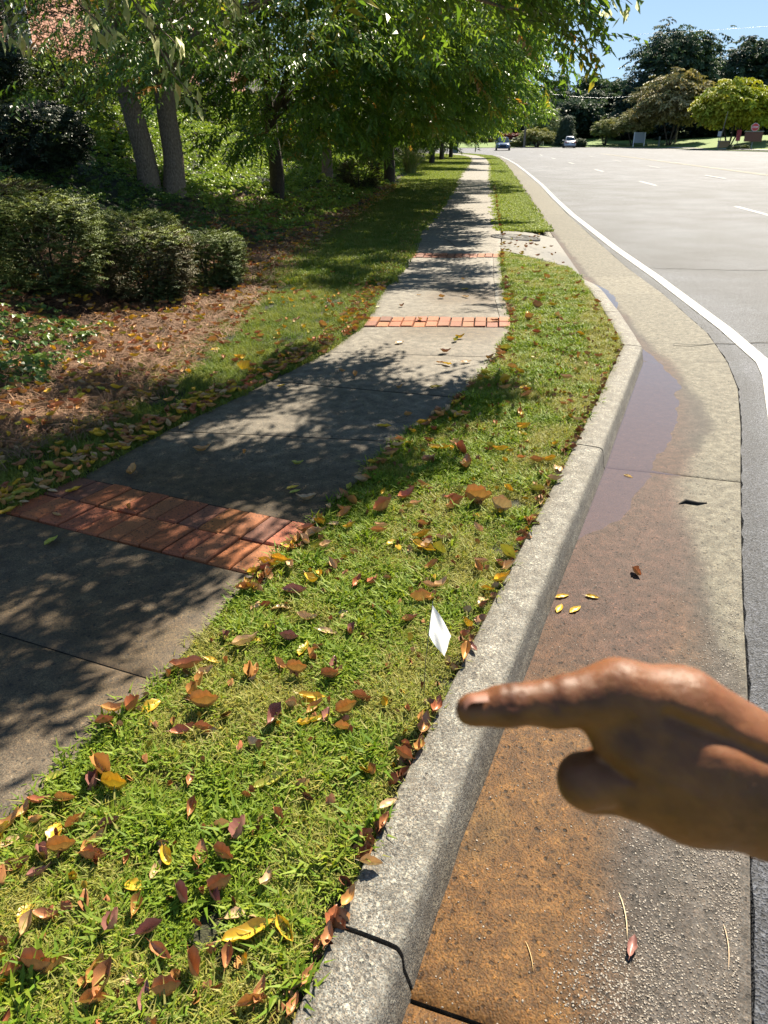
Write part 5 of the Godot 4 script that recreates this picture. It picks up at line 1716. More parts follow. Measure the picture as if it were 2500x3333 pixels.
	while xs.size() < 30000 and n < 200000:
		n += 1
		var z := -2.6 - 16.0 * pow(rng.randf(), 1.3)
		var x := x_at(grass_left, z) + R(-2.4, 0.22)
		if x > x_at(grass_left, z) and rng.randf() < 0.6: continue
		xs.append(Transform3D(Basis(Vector3.UP, R(0, TAU)) * Basis(Vector3(0, 0, 1), R(-0.2, 0.2)) * Basis.from_scale(Vector3.ONE * R(0.8, 1.5)), Vector3(x, bank(x, z) + R(0.002, 0.03), z)))
		cs.append(Color(0.12, 0.058, 0.032).lerp(Color(0.34, 0.20, 0.115), pow(rng.randf(), 1.3)))
	tag(scatter("pine_straw", nd.commit(), M.straw, xs, cs), "reddish brown pine straw mulch between the shrubs and the grass", "pine straw", "", "stuff")
	# loose needles and a twig in the gutter
	needle("long pale pine needle on the wet gutter concrete below the hand", Vector2(0.58, -1.22), Vector2(0.565, -1.10), 0.0016, Color(0.55, 0.42, 0.24))
	needle("short thin pine needle lying in the orange silt", Vector2(0.33, -1.10), Vector2(0.335, -1.03), 0.0011, Color(0.5, 0.33, 0.13))
	needle("pine needle by the ragged asphalt edge", Vector2(0.80, -1.13), Vector2(0.765, -1.02), 0.0012, Color(0.5, 0.36, 0.22))
	var tw := begin()
	tube(tw, [Vector3(1.50, gutter_y(1.50, -3.40), -3.40), Vector3(1.54, gutter_y(1.54, -3.42) + 0.006, -3.42), Vector3(1.59, gutter_y(1.59, -3.39) + 0.004, -3.39), Vector3(1.64, gutter_y(1.64, -3.40), -3.40)], [0.004, 0.011, 0.009, 0.003], 7, 0.6)
	tag(put("twig", done(tw), M.dark), "short dark twig lying across the gutter where silt meets dry concrete", "twig")

func needle(label: String, a: Vector2, b: Vector2, r: float, c: Color):
	var st := begin()
	var m := a.lerp(b, 0.5) + (b - a).orthogonal() * 0.10
	var pts := []
	for i in 7:
		var t := i / 6.0
		var p := a.lerp(m, t).lerp(m.lerp(b, t), t)
		pts.append(Vector3(p.x, gutter_y(p.x, p.y) + 0.002 * sin(t * PI), p.y))
	tube(st, pts, [r * 0.6, r, r, r, r, r * 0.8, r * 0.3], 5)
	tag(put("pine_needle", done(st), mat(c, 0.5)), label, "pine needle")

# ------------------------------------------------------------------ poles, signs and boxes
func pole_thing(called: String, label: String, category: String, x: float, z: float, h: float, r: float, m: Material, lean := Vector3.ZERO, part := "pole") -> Node3D:
	var y := far_ground_y(x, z) if z < -90.0 else 0.0
	var t := thing(called, label, category, Vector3(x, y, z))
	put(part, tube_mesh([Vector3(0, -0.3, 0), Vector3(lean.x * 0.5, h * 0.5, lean.z * 0.5), Vector3(lean.x, h, lean.z)], [r, r * 0.92, r * 0.8], 10), m, t)
	return t

func build_street_things():
	var p := pole_thing("utility_pole", "slender wooden utility pole with transformer beside the domed crape myrtle", "utility pole", 21.6, -128.0, 8.0, 0.17, M.wood)
	put("transformer", lathe([Vector2(0.0, 0.45), Vector2(0.22, 0.42), Vector2(0.24, -0.4), Vector2(0.0, -0.44)], 14), M.metal, p, Transform3D(Basis(), Vector3(0.42, 6.3, 0)))
	put("crossarm", box_mesh(Vector3(1.8, 0.11, 0.1), 0.01, Vector3(0, 7.6, 0.17)), M.wood, p)
	p = pole_thing("utility_pole", "wooden utility pole standing in front of the largest crape myrtle", "utility pole", 46.2, -132.0, 8.2, 0.17, M.wood, Vector3(0.15, 0, 0))
	put("crossarm", box_mesh(Vector3(1.8, 0.11, 0.1), 0.01, Vector3(0.33, 7.0, 0.17)), M.wood, p)
	put("guard_box", box_mesh(Vector3(0.34, 0.6, 0.26), 0.02, Vector3(0.15, 4.4, 0.28)), M.metal, p)
	pole_thing("leaning_pole", "thin pale leaning pole by the mouth of the driveway", "pole", 42.6, -105.8, 4.3, 0.05, M.wood, Vector3(0.45, 0, 0))
	# overhead wires
	for w in [[Vector3(21.6, 7.7, -128.2), Vector3(46.4, 8.2, -132.2), "overhead wire strung between the two utility poles"], [Vector3(-30.0, 15.0, -150.0), Vector3(95.0, 17.5, -118.0), "overhead wire high across the open sky"]]:
		var st := begin()
		var pts := []
		for i in 25:
			var t := i / 24.0
			pts.append(w[0].lerp(w[1], t) - Vector3(0, 1.1 * sin(t * PI), 0))
		var rad := []
		for i in 25: rad.append(0.016)
		tube(st, pts, rad, 5)
		tag(put("overhead_wire", done(st), M.metal), w[2], "wire")
	# white boards on two posts
	board("white property board on two posts on the lawn by the driveway", Vector3(40.0, 0, -130.5), 0.25, Vector2(2.0, 1.5), 0.55, mat(Color(0.33, 0.36, 0.42), 0.6))
	board("smaller grey white board on two posts beside the silver car", Vector3(25.0, 0, -133.2), 0.1, Vector2(1.2, 1.25), 0.3, mat(Color(0.27, 0.29, 0.32), 0.6))
	# stop sign
	var t := thing("stop_sign", "red octagonal STOP sign standing over the brown board", "stop sign", Vector3(45.6, far_ground_y(45.6, -103.0) - 0.05, -103.0), -0.44)
	put("post", tube_mesh([Vector3(0, -0.3, 0), Vector3(0, 2.9, 0)], [0.04, 0.04], 8), M.metal, t)
	put("border", oct(0.47, 0.02), M.white, t, Transform3D(Basis(), Vector3(0, 2.45, 0.06)))
	var face := put("face", oct(0.43, 0.012), mat(Color(0.52, 0.05, 0.05), 0.5), t, Transform3D(Basis(), Vector3(0, 2.45, 0.078)))
	var tm := TextMesh.new()
	tm.text = "STOP"; tm.font_size = 44; tm.pixel_size = 0.0062; tm.depth = 0.01
	var sf := SystemFont.new(); sf.font_names = PackedStringArray(["Droid Sans"]); sf.font_weight = 700
	tm.font = sf
	put("lettering", tm, M.white, face, Transform3D(Basis(), Vector3(0, 0, 0.014)))
	# brown board on a post
	t = thing("brown_sign", "brown rectangular board on a single post below the stop sign", "sign", Vector3(44.73, far_ground_y(44.73, -101.0) - 0.05, -101.0), -0.44)
	put("post", tube_mesh([Vector3(0, -0.3, 0), Vector3(0, 1.2, 0)], [0.05, 0.05], 8), M.post, t)
	put("board", box_mesh(Vector3(2.0, 1.05, 0.09), 0.02, Vector3(0, 1.45, 0.07)), mat(Color(0.11, 0.045, 0.03), 0.7), t)
	put("cap", box_mesh(Vector3(2.16, 0.09, 0.16), 0.02, Vector3(0, 2.03, 0.07)), M.post, t)
	# driveway sign and posts
	t = thing("small_sign", "small grey sign on a dark post at the driveway corner", "sign", Vector3(43.0, 0.1, -107.0), -0.3)
	put("post", tube_mesh([Vector3(0, -0.3, 0), Vector3(0, 1.75, 0)], [0.04, 0.04], 8), M.post, t)
	put("panel", box_mesh(Vector3(0.45, 0.6, 0.02), 0.004, Vector3(0, 1.75, 0.05)), M.metal, t)
	t = thing("brick_pier", "low tan brick pier at the side of the driveway", "pier", Vector3(45.2, far_ground_y(45.2, -110.6) - 0.05, -110.6), -0.35)
	put("base", box_mesh(Vector3(1.35, 0.85, 0.7), 0.02, Vector3(0, 0.42, 0)), mat(Color(0.36, 0.22, 0.11), 0.85), t)
	put("cap", box_mesh(Vector3(1.6, 0.13, 0.9), 0.02, Vector3(0, 0.915, 0)), mat(Color(0.46, 0.33, 0.2), 0.85), t)
	t = thing("bollard", "short dark bollard on the lawn before the utility pole", "bollard", Vector3(42.2, far_ground_y(42.2, -127.5), -127.5))
	put("post", lathe([Vector2(0.12, -0.2), Vector2(0.12, 1.25), Vector2(0.15, 1.27), Vector2(0.15, 1.4), Vector2(0.0, 1.46)], 12), M.post, t)
	t = thing("red_sign", "narrow red panel standing among the trunks of the yellow green tree", "sign", Vector3(46.3, far_ground_y(46.3, -109.0), -109.0), -0.3)
	put("post", tube_mesh([Vector3(0, -0.3, 0), Vector3(0, 1.2, 0)], [0.05, 0.05], 8), M.post, t)
	put("panel", box_mesh(Vector3(0.55, 1.3, 0.05), 0.01, Vector3(0, 1.5, 0.06)), mat(Color(0.40, 0.05, 0.06), 0.6), t)
	# bend: utility box, posts, monument sign in a red hedge
	t = thing("utility_box", "grey green utility box at the end of the sidewalk lawn", "utility box", Vector3(7.35, -0.1, -87.0))
	put("cabinet", box_mesh(Vector3(0.75, 1.05, 0.6), 0.03, Vector3(0, 0.53, 0)), mat(Color(0.12, 0.16, 0.14), 0.6), t)
	put("lid", box_mesh(Vector3(0.81, 0.07, 0.66), 0.02, Vector3(0, 1.09, 0)), mat(Color(0.14, 0.18, 0.16), 0.6), t)
	for q in [[10.2, -128.5, 2.3, "thin sign post at the bend beside the last street trunk", false], [14.6, -131.0, 2.6, "sign post with small pale plate in front of the red hedge", true], [18.4, -133.5, 2.2, "sign post with yellow plate by the red hedge", true]]:
		t = thing("sign_post", q[3], "sign post", Vector3(q[0], far_ground_y(q[0], q[1]), q[1]))
		put("post", tube_mesh([Vector3(0, -0.3, 0), Vector3(0, q[2], 0)], [0.06, 0.06], 6), M.metal, t)
		if q[4]: put("plate", box_mesh(Vector3(0.5, 0.75, 0.03), 0.004, Vector3(0, q[2], 0.06)), mat(Color(0.6, 0.58, 0.45), 0.5), t)
	t = thing("monument_sign", "low pale monument sign on a brick base behind the blue car", "sign", Vector3(18.3, far_ground_y(18.3, -141), -141.0))
	put("base", box_mesh(Vector3(3.6, 0.7, 0.6), 0.02, Vector3(0, 0.3, 0)), mat(Color(0.3, 0.13, 0.08), 0.85), t)
	put("panel", box_mesh(Vector3(2.8, 1.0, 0.35), 0.03, Vector3(0, 1.15, 0)), mat(Color(0.5, 0.5, 0.52), 0.6), t)
	shrub("red_hedge", "long low dark red hedge at the bend beside the pale monument sign", Vector3(15.2, far_ground_y(15.2, -139) - 0.1, -139.0), Vector3(5.2, 1.3, 2.0), 1500, Color(0.14, 0.035, 0.03), Color(0.30, 0.11, 0.08), "", 0.6, Color(0, 0, 0, 0), "bush")
	shrub("red_hedge", "shorter dark red hedge right behind the blue car", Vector3(21.3, far_ground_y(21.3, -141) - 0.1, -141.0), Vector3(3.4, 1.5, 2.0), 1100, Color(0.16, 0.03, 0.03), Color(0.30, 0.08, 0.06), "", 0.6, Color(0, 0, 0, 0), "bush")
	shrub("lawn_shrub", "yellow green mound between the red hedge and the utility pole", Vector3(20.6, far_ground_y(20.6, -132), -132.0), Vector3(2.8, 0.9, 1.6), 800, Color(0.12, 0.15, 0.03), Color(0.2, 0.22, 0.06), "", 0.8, Color(0, 0, 0, 0), "bush")
	shrub("lawn_shrub", "grey green mound beside the domed crape myrtle", Vector3(22.4, far_ground_y(22.4, -136), -136.0), Vector3(2.0, 1.2, 1.6), 800, Color(0.08, 0.11, 0.07), Color(0.16, 0.19, 0.12), "", 0.8, Color(0, 0, 0, 0), "bush")
	shrub("lawn_shrub", "round green shrub on the lawn past the silver car", Vector3(30.6, far_ground_y(30.6, -132.5), -132.5), Vector3(2.2, 1.1, 1.6), 800, Color(0.03, 0.05, 0.025), Color(0.07, 0.1, 0.04), "", 0.8, Color(0, 0, 0, 0), "bush")
	shrub("lawn_shrub", "low spreading shrub beside the brown board", Vector3(43.9, far_ground_y(43.9, -102.6), -102.6), Vector3(1.5, 0.5, 1.2), 800, Color(0.10, 0.13, 0.04), Color(0.17, 0.2, 0.07), "", 0.8, Color(0, 0, 0, 0), "bush")

func oct(r: float, d: float) -> ArrayMesh:
	var st := begin(false)
	for k in 8:
		var a := TAU * (k + 0.5) / 8
		var b := TAU * (k + 1.5) / 8
		var p := Vector3(cos(a) * r, sin(a) * r, d / 2)
		var q := Vector3(cos(b) * r, sin(b) * r, d / 2)
		var z := Vector3(0, 0, d)
		for v in [Vector3(0, 0, d / 2), q, p, Vector3(0, 0, -d / 2), p - z, q - z]: st.add_vertex(v)
		quad(st, p, q, q - z, p - z)
	st.generate_normals()
	return st.commit()

func board(label: String, at: Vector3, turn: float, size: Vector2, clear: float, m: Material):
	var t := thing("sign_board", label, "sign board", Vector3(at.x, far_ground_y(at.x, at.z), at.z), turn)
	for s in [-1.0, 1.0]:
		put("post", box_mesh(Vector3(0.1, clear + size.y + 0.3, 0.1), 0.01, Vector3(s * (size.x * 0.5 - 0.05), (clear + size.y) * 0.5 - 0.15, 0)), M.white, t)
	put("panel", box_mesh(Vector3(size.x - 0.22, size.y, 0.05), 0.008, Vector3(0, clear + size.y * 0.5, 0.01)), m, t)

# ------------------------------------------------------------------ cars
func loft(secs: Array) -> ArrayMesh:  # secs: [z, half width, y bottom, y top, corner]
	var st := begin()
	var rings := []
	for s in secs:
		var ring := []
		for k in 20:
			var a := TAU * k / 20.0
			var ex := signf(cos(a)) * pow(absf(cos(a)), 0.42)
			var ey := signf(sin(a)) * pow(absf(sin(a)), 0.42)
			var t := (ey + 1.0) * 0.5
			ring.append(Vector3(ex * s[1] * lerpf(1.0, s[4], t), lerpf(s[2], s[3], t), s[0]))
		rings.append(ring)
	for i in rings.size() - 1:
		for k in 20:
			quad(st, rings[i][k], rings[i][(k + 1) % 20], rings[i + 1][(k + 1) % 20], rings[i + 1][k])
	for e in [0, rings.size() - 1]:
		var c := Vector3.ZERO
		for p in rings[e]: c += p / 20.0
		for k in 20:
			for p in [c, rings[e][k], rings[e][(k + 1) % 20]]: st.add_vertex(p)
	return done(st)

func car(label: String, called: String, at: Vector3, turn: float, paint: Color, tall: float) -> Node3D:
	# front looks along +z
	var t := thing(called, label, "car", at, turn)
	var pm := mat(paint, 0.28, 0.6, 0.25)
	pm.clearcoat_enabled = true; pm.clearcoat = 0.8; pm.clearcoat_roughness = 0.06
	put("body", loft([[-2.22, 0.70, 0.38, 0.80, 0.95], [-2.15, 0.82, 0.26, 0.95, 0.92], [-1.6, 0.89, 0.22, 1.0, 0.9], [-0.8, 0.90, 0.20, 0.98, 0.92], [0.6, 0.90, 0.20, 0.95, 0.92], [1.4, 0.89, 0.22, 0.90, 0.9], [1.95, 0.84, 0.24, 0.80, 0.9], [2.18, 0.70, 0.30, 0.68, 0.92]]), pm, t)
	put("roof", loft([[-1.75, 0.70, 0.9, 0.96, 0.9], [-1.25, 0.74, 0.92, tall - 0.12, 0.80], [-0.9, 0.75, 0.92, tall - 0.01, 0.78], [-0.2, 0.76, 0.92, tall, 0.78], [0.35, 0.76, 0.92, tall - 0.06, 0.79], [1.15, 0.74, 0.88, 0.94, 0.92]]), pm, t)
	# glass: windscreen, rear screen, side windows standing a little proud of the cabin
	put("windscreen", slab4(Vector3(-0.66, 0.97, 1.13), Vector3(0.66, 0.97, 1.13), Vector3(0.55, tall - 0.07, 0.45), Vector3(-0.55, tall - 0.07, 0.45), Vector3(0, 0.02, 0.02)), M.glass, t)
	put("rear_window", slab4(Vector3(0.64, 1.0, -1.70), Vector3(-0.64, 1.0, -1.70), Vector3(-0.53, tall - 0.12, -1.24), Vector3(0.53, tall - 0.12, -1.24), Vector3(0, 0.02, -0.03)), M.glass, t)
	for s in [-1.0, 1.0]:
		put("side_window", slab4(Vector3(0.752 * s, 1.0, 0.75), Vector3(0.755 * s, 1.0, -0.2), Vector3(0.615 * s, tall - 0.12, -0.2), Vector3(0.615 * s, tall - 0.12, 0.35), Vector3(0.02 * s, 0, 0)), M.glass, t)
		put("side_window", slab4(Vector3(0.755 * s, 1.0, -0.28), Vector3(0.735 * s, 1.0, -1.2), Vector3(0.60 * s, tall - 0.16, -1.0), Vector3(0.612 * s, tall - 0.12, -0.28), Vector3(0.02 * s, 0, 0)), M.glass, t)
		put("mirror", loft([[0.62, 0.06, 1.0, 1.1, 1.0], [0.68, 0.10, 0.97, 1.13, 1.0], [0.78, 0.08, 0.99, 1.11, 1.0]]), pm, t, Transform3D(Basis(), Vector3(0.93 * s, 0, 0)))
		put("headlight", box_mesh(Vector3(0.40, 0.16, 0.16), 0.04), mat(Color(0.75, 0.76, 0.78), 0.15, 0.8), t, Transform3D(Basis(Vector3.UP, 0.35 * s), Vector3(0.60 * s, 0.66, 2.06)))
		put("tail_light", box_mesh(Vector3(0.30, 0.18, 0.12), 0.03), mat(Color(0.42, 0.02, 0.02), 0.25, 0.7), t, Transform3D(Basis(Vector3.UP, -0.25 * s), Vector3(0.64 * s, 0.80, -2.15)))
		for z in [1.38, -1.38]:
			var w := put("wheel", lathe([Vector2(0.20, 0.10), Vector2(0.30, 0.11), Vector2(0.325, 0.06), Vector2(0.325, -0.06), Vector2(0.30, -0.11), Vector2(0.20, -0.10)], 22), M.rubber, t, Transform3D(Basis(Vector3(0, 0, 1), PI / 2), Vector3(0.80 * s, 0.325, z)))
			put("rim", lathe([Vector2(0.0, 0.07), Vector2(0.07, 0.08), Vector2(0.10, 0.05), Vector2(0.19, 0.09), Vector2(0.205, 0.10), Vector2(0.205, -0.10), Vector2(0.0, -0.07)], 16), M.chrome, w)
	put("grille", box_mesh(Vector3(0.82, 0.20, 0.06), 0.02, Vector3(0, 0.52, 2.17)), M.rubber, t)
	put("front_bumper", box_mesh(Vector3(1.45, 0.14, 0.2), 0.05, Vector3(0, 0.33, 2.10)), mat(paint * 0.6, 0.5), t)
	put("rear_bumper", box_mesh(Vector3(1.5, 0.17, 0.2), 0.05, Vector3(0, 0.42, -2.16)), mat(paint * 0.9, 0.45), t)
	put("licence_plate", box_mesh(Vector3(0.34, 0.16, 0.02), 0.004, Vector3(0, 0.70, -2.235)), M.white, t)
	return t

func slab4(a: Vector3, b: Vector3, c: Vector3, d: Vector3, o: Vector3) -> ArrayMesh:
	var st := begin(false)
	quad(st, a + o, b + o, c + o, d + o)
	quad(st, d - o, c - o, b - o, a - o)
	quad(st, a + o, a - o, b - o, b + o)
	quad(st, b + o, b - o, c - o, c + o)
	quad(st, c + o, c - o, d - o, d + o)
	quad(st, d + o, d - o, a - o, a + o)
	st.generate_normals()
	return st.commit()

func build_cars():
	car("dark blue car driving toward the viewer along the near lanes", "blue_car", Vector3(14.9, -0.02, -104.0), -0.14, Color(0.035, 0.075, 0.14), 1.50)
	car("silver car seen from behind, driving off in the far lanes", "silver_car", Vector3(28.2, -0.02, -126.5), PI - 0.16, Color(0.50, 0.51, 0.55), 1.62)

# ------------------------------------------------------------------ marking flag
func build_flag():
	var t := thing("marking_flag", "small white plastic flag on a thin wire stake in the verge grass", "flag", Vector3(0.122, -0.02, -1.81))
	put("wire", tube_mesh([Vector3(0, -0.05, 0), Vector3(0.004, 0.15, -0.004), Vector3(0.02, 0.36, -0.012)], [0.0014, 0.0014, 0.0014], 6), mat(Color(0.12, 0.13, 0.11), 0.4, 0.5, 0.6), t)
	# a limp square sheet hung by one edge: its free corner has sagged
	var st := begin()
	var n := 12
	var P := func(i: int, j: int) -> Vector3:
		var u := float(i) / n
		var v := float(j) / n
		var a := Vector3(0.0115, 0.245, -0.008).lerp(Vector3(0.0195, 0.352, -0.012), v)
		var b := Vector3(0.060, 0.172, 0.012).lerp(Vector3(0.076, 0.252, 0.004), v)
		var p := a.lerp(b, u)
		return p + Vector3(0, 0, 0.007 * sin(u * 5.0 + v * 2.0) + 0.003 * sin(v * 9.0 + u * 4.0))
	for i in n:
		for j in n:
			for k in [[i, j], [i + 1, j], [i + 1, j + 1], [i, j], [i + 1, j + 1], [i, j + 1]]:
				st.add_vertex(P.call(k[0], k[1]))
	var fm := mat(Color(0.86, 0.86, 0.88), 0.4)
	fm.backlight_enabled = true; fm.backlight = Color(0.95, 0.95, 0.95)
	put("sheet", done(st), fm, t)

# ------------------------------------------------------------------ the pointing hand
func build_hand():
	var k := 0.36 / 1609.0
	# joints: across, up (both in the hand's own plane, metres), away, radius
	var J := func(x: float, y: float, away: float, r: float) -> Array:
		return [Vector3((x - 829.5) * k, (1106.0 - y) * k, -0.36 - away), r * k]
	var idx := [J.call(1017, 1529, -0.004, 36), J.call(1095, 1520, -0.003, 44), J.call(1200, 1518, 0.0, 51), J.call(1342, 1504, 0.004, 76)]
	var back := [J.call(1342, 1502, 0.004, 74), J.call(1480, 1546, 0.006, 96), J.call(1720, 1720, 0.012, 128)]
	var mid_ := [J.call(1400, 1612, 0.004, 88), J.call(1500, 1660, 0.006, 120), J.call(1720, 1735, 0.012, 128)]
	var low := [J.call(1395, 1706, 0.010, 84), J.call(1520, 1722, 0.010, 112), J.call(1720, 1745, 0.012, 124)]
	var arm := [J.call(1720, 1735, 0.012, 126), J.call(2050, 1890, 0.02, 135), J.call(2700, 2180, 0.05, 175)]
	var web := [J.call(1290, 1540, 0.004, 44), J.call(1350, 1600, 0.004, 60), J.call(1420, 1660, 0.004, 76)]
	var middle := [J.call(1400, 1690, 0.010, 62), J.call(1272, 1696, 0.006, 62), J.call(1282, 1716, 0.024, 50), J.call(1345, 1700, 0.034, 44)]
	var ring := [J.call(1405, 1720, 0.010, 62), J.call(1305, 1738, 0.018, 50), J.call(1300, 1745, 0.034, 45), J.call(1365, 1725, 0.042, 42)]
	var pinky := [J.call(1440, 1748, 0.012, 62), J.call(1335, 1752, 0.028, 46), J.call(1350, 1762, 0.040, 40), J.call(1410, 1745, 0.046, 38)]
	var thumb := [J.call(1600, 1600, 0.026, 84), J.call(1470, 1545, 0.040, 62), J.call(1390, 1530, 0.052, 50), J.call(1330, 1560, 0.058, 42)]
	var chains := [[back, 0.006], [mid_, 0.009], [low, 0.009], [arm, 0.012], [idx, 0.0045], [web, 0.006], [middle, 0.0018], [ring, 0.0016], [pinky, 0.0016], [thumb, 0.003]]
	var caps := []
	for c in chains:
		for i in c[0].size() - 1:
			caps.append([c[0][i][0], c[0][i + 1][0], c[0][i][1], c[0][i + 1][1], c[1]])
	var crease_x: float = (1093.0 - 829.5) * k
	var crease2: float = (1188.0 - 829.5) * k
	var h0: Vector2 = Vector2((1425.0 - 829.5) * k, (1106.0 - 1532.0) * k)
	var h1: Vector2 = Vector2((1640.0 - 829.5) * k, (1106.0 - 1622.0) * k)
	var w0: Vector2 = Vector2((1275.0 - 829.5) * k, (1106.0 - 1622.0) * k)
	var w1: Vector2 = Vector2((1345.0 - 829.5) * k, (1106.0 - 1668.0) * k)
	var field := func(p: Vector3) -> float:
		var d := 1e3
		for c in caps:
			var a: Vector3 = c[0]
			var ab: Vector3 = c[1] - a
			var h := clampf((p - a).dot(ab) / ab.length_squared(), 0.0, 1.0)
			var e := (p - a - ab * h).length() - lerpf(c[2], c[3], h)
			if d > 1.0: d = e
			else:
				var kk: float = c[4]
				var w := maxf(kk - absf(d - e), 0.0) / kk
				d = minf(d, e) - w * w * kk * 0.25
		# creases over the finger joints, and the little fold by the knuckle
		if p.z > -0.36:
			var q := Vector2(p.x, p.y)
			var near := smoothstep(-0.36, -0.345, p.z)
			var dd := q.distance_to(Geometry2D.get_closest_point_to_segment(q, h0, h1)) / (17.0 * k)
			d += 0.0042 * near * exp(-dd * dd)
			dd = q.distance_to(Geometry2D.get_closest_point_to_segment(q, w0, w1)) / (11.0 * k)
			d += 0.0050 * near * exp(-dd * dd)
		var up: float = p.y + (1521.0 - 1106.0) * k
		if up > 0.0 and p.x < 0.10:
			d += 0.0011 * exp(-pow((p.x - crease_x) / 0.0016, 2)) + 0.0007 * exp(-pow((p.x - crease_x - 0.004) / 0.0013, 2))
			d += 0.0010 * exp(-pow((p.x - crease2) / 0.002, 2)) - 0.0008 * exp(-pow((p.x - crease2 - 0.006) / 0.004, 2))
		d += 0.0003 * fn.get_noise_3d(p.x * 150.0, p.y * 260.0, p.z * 200.0) + 0.0006 * fn.get_noise_3d(p.x * 38.0, p.y * 45.0, p.z * 40.0)
		return d
	var mesh := nets(field, caps, 0.0030)
	var t := thing("person", "person's dark brown hand pointing across the kerb with outstretched index finger", "person", Vector3.ZERO)
	t.transform = Transform3D(Basis(Vector3(1, 0, 0), -PITCH), EYE)
	var sk := vmat(0.5, 0.33)
	sk.uv1_triplanar = true
	sk.uv1_scale = Vector3.ONE * 9.0
	sk.heightmap_enabled = true
	sk.heightmap_texture = M.brick.albedo_texture
	sk.heightmap_scale = 0.05
	sk.subsurf_scatter_enabled = true
	sk.subsurf_scatter_strength = 0.12
	put("hand", mesh, sk, t)
	# the nail on the upper side of the fingertip
	var st := begin()
	var n := 8
	var c: Vector3 = idx[0][0]
	var P := func(i: int, j: int) -> Vector3:
		var u := float(i) / n
		var a := lerpf(-0.75, 0.75, float(j) / n)
		var r: float = 36.0 * k + 0.0005
		var x := lerpf(-0.0045, 0.0065, u)
		var sag := 0.0035 * pow(maxf(0.0, 0.35 - u) / 0.35, 2)
		return c + Vector3(x, (r + 0.0009 * u) * cos(a) - sag, (r * sin(a)) * 0.95 + 0.0055)
	for i in n:
		for j in n:
			for q in [[i, j], [i + 1, j], [i + 1, j + 1], [i, j], [i + 1, j + 1], [i, j + 1]]:
				st.add_vertex(P.call(q[0], q[1]))
	put("nail", done(st), mat(Color(0.24, 0.11, 0.07), 0.4, 0.4), t)

func skin(p: Vector3, nrm: Vector3) -> Color:
	var base := Color(0.145, 0.056, 0.022)
	var k := 0.36 / 1609.0
	var x := p.x / k + 829.5
	var y := 1106.0 - p.y / k
	# palm side and the side of the finger are lighter and more orange, knuckles darker
	var pale := clampf(-nrm.y * 0.9 + 0.28, 0.0, 1.0)
	var c := base.lerp(Color(0.30, 0.118, 0.030), pale)
	var kn := exp(-pow((x - 1100.0) / 34.0, 2)) + exp(-pow((x - 1195.0) / 34.0, 2)) * 0.7 + exp(-(pow((x - 1350.0) / 34.0, 2) + pow((y - 1590.0) / 80.0, 2))) + 0.8 * exp(-(pow((x - 1272.0) / 40.0, 2) + pow((y - 1500.0) / 40.0, 2))) + 0.8 * exp(-(pow((x - 1600.0) / 90.0, 2) + pow((y - 1700.0) / 60.0, 2)))
	c = c.lerp(Color(0.08, 0.03, 0.013), clampf(kn * 0.75 * (1.0 - pale * 0.8), 0, 1))
	return c * (1.0 + 0.22 * fn.get_noise_3d(p.x * 60, p.y * 60, p.z * 60) + 0.14 * fn.get_noise_3d(p.x * 220, p.y * 220, p.z * 220))

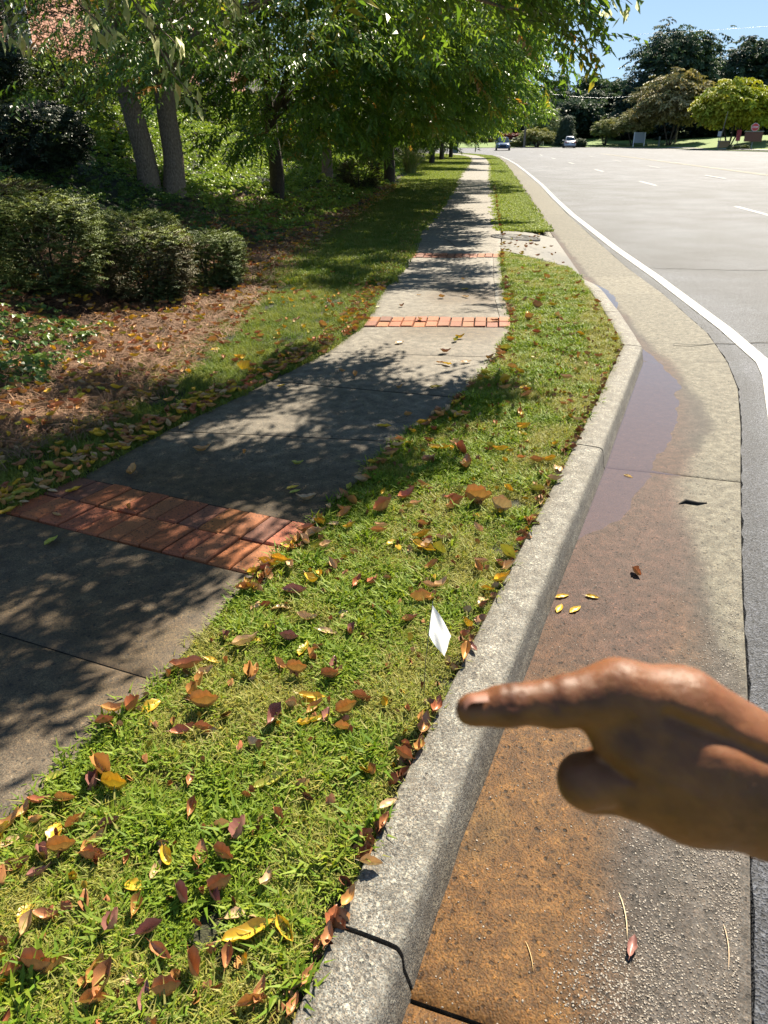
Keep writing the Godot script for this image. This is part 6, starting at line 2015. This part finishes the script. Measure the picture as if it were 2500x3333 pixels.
func nets(field: Callable, caps: Array, cell: float) -> ArrayMesh:
	var lo := Vector3.ONE * 1e3
	var hi := -lo
	for c in caps:
		for e in [[c[0], c[2]], [c[1], c[3]]]:
			lo = lo.min(e[0] - Vector3.ONE * (e[1] + 0.012))
			hi = hi.max(e[0] + Vector3.ONE * (e[1] + 0.012))
	hi.x = minf(hi.x, 0.40)
	var N := Vector3i(((hi - lo) / cell).ceil()) + Vector3i.ONE
	var nx := N.x
	var nxy := N.x * N.y
	var v := PackedFloat32Array()
	v.resize(nxy * N.z)
	v.fill(1.0)
	for z in N.z:
		for y in N.y:
			var x := 0
			while x < N.x:
				var d: float = field.call(lo + Vector3(x, y, z) * cell)
				var skip := int(absf(d) / cell * 0.9) - 1
				v[z * nxy + y * nx + x] = d
				if skip > 0:
					for s in range(1, mini(skip, N.x - x)): v[z * nxy + y * nx + x + s] = d
					x += skip
				else: x += 1
	var ids := {}
	var pts := PackedVector3Array()
	for z in N.z - 1:
		for y in N.y - 1:
			for x in N.x - 1:
				var b := z * nxy + y * nx + x
				var s := 0
				for o in [0, 1, nx, nx + 1, nxy, nxy + 1, nxy + nx, nxy + nx + 1]:
					if v[b + o] < 0.0: s += 1
				if s == 0 or s == 8: continue
				var acc := Vector3.ZERO
				var n := 0
				for e in [[0, 1], [2, 3], [4, 5], [6, 7], [0, 2], [1, 3], [4, 6], [5, 7], [0, 4], [1, 5], [2, 6], [3, 7]]:
					var a: int = e[0]
					var c: int = e[1]
					var va: float = v[b + (a & 1) + ((a >> 1) & 1) * nx + (a >> 2) * nxy]
					var vc: float = v[b + (c & 1) + ((c >> 1) & 1) * nx + (c >> 2) * nxy]
					if (va < 0.0) == (vc < 0.0): continue
					var t := va / (va - vc)
					var pa := Vector3(a & 1, (a >> 1) & 1, a >> 2)
					var pc := Vector3(c & 1, (c >> 1) & 1, c >> 2)
					acc += pa.lerp(pc, t)
					n += 1
				ids[b] = pts.size()
				pts.append(lo + (Vector3(x, y, z) + acc / n) * cell)
	var idx := PackedInt32Array()
	for b in ids:
		for ax in [[1, nx, nxy], [nx, nxy, 1], [nxy, 1, nx]]:
			var a: float = v[b]
			var c: float = v[b + ax[0]]
			if (a < 0.0) == (c < 0.0): continue
			var q0: int = b - ax[1] - ax[2]
			var q1: int = b - ax[2]
			var q3: int = b - ax[1]
			if not (ids.has(q0) and ids.has(q1) and ids.has(q3)): continue
			var f := [ids[q0], ids[q1], ids[b], ids[q3]]
			if a < 0.0: f.reverse()
			for i in [0, 1, 2, 0, 2, 3]: idx.append(f[i])
	var nr := PackedVector3Array()
	var cl := PackedColorArray()
	var e := 0.0012
	for p in pts:
		var g := Vector3(field.call(p + Vector3(e, 0, 0)) - field.call(p - Vector3(e, 0, 0)), field.call(p + Vector3(0, e, 0)) - field.call(p - Vector3(0, e, 0)), field.call(p + Vector3(0, 0, e)) - field.call(p - Vector3(0, 0, e))).normalized()
		nr.append(g)
		cl.append(skin(p, g))
	var arr := []
	arr.resize(Mesh.ARRAY_MAX)
	arr[Mesh.ARRAY_VERTEX] = pts
	arr[Mesh.ARRAY_NORMAL] = nr
	arr[Mesh.ARRAY_COLOR] = cl
	arr[Mesh.ARRAY_INDEX] = idx
	var m := ArrayMesh.new()
	m.add_surface_from_arrays(Mesh.PRIMITIVE_TRIANGLES, arr)
	return m
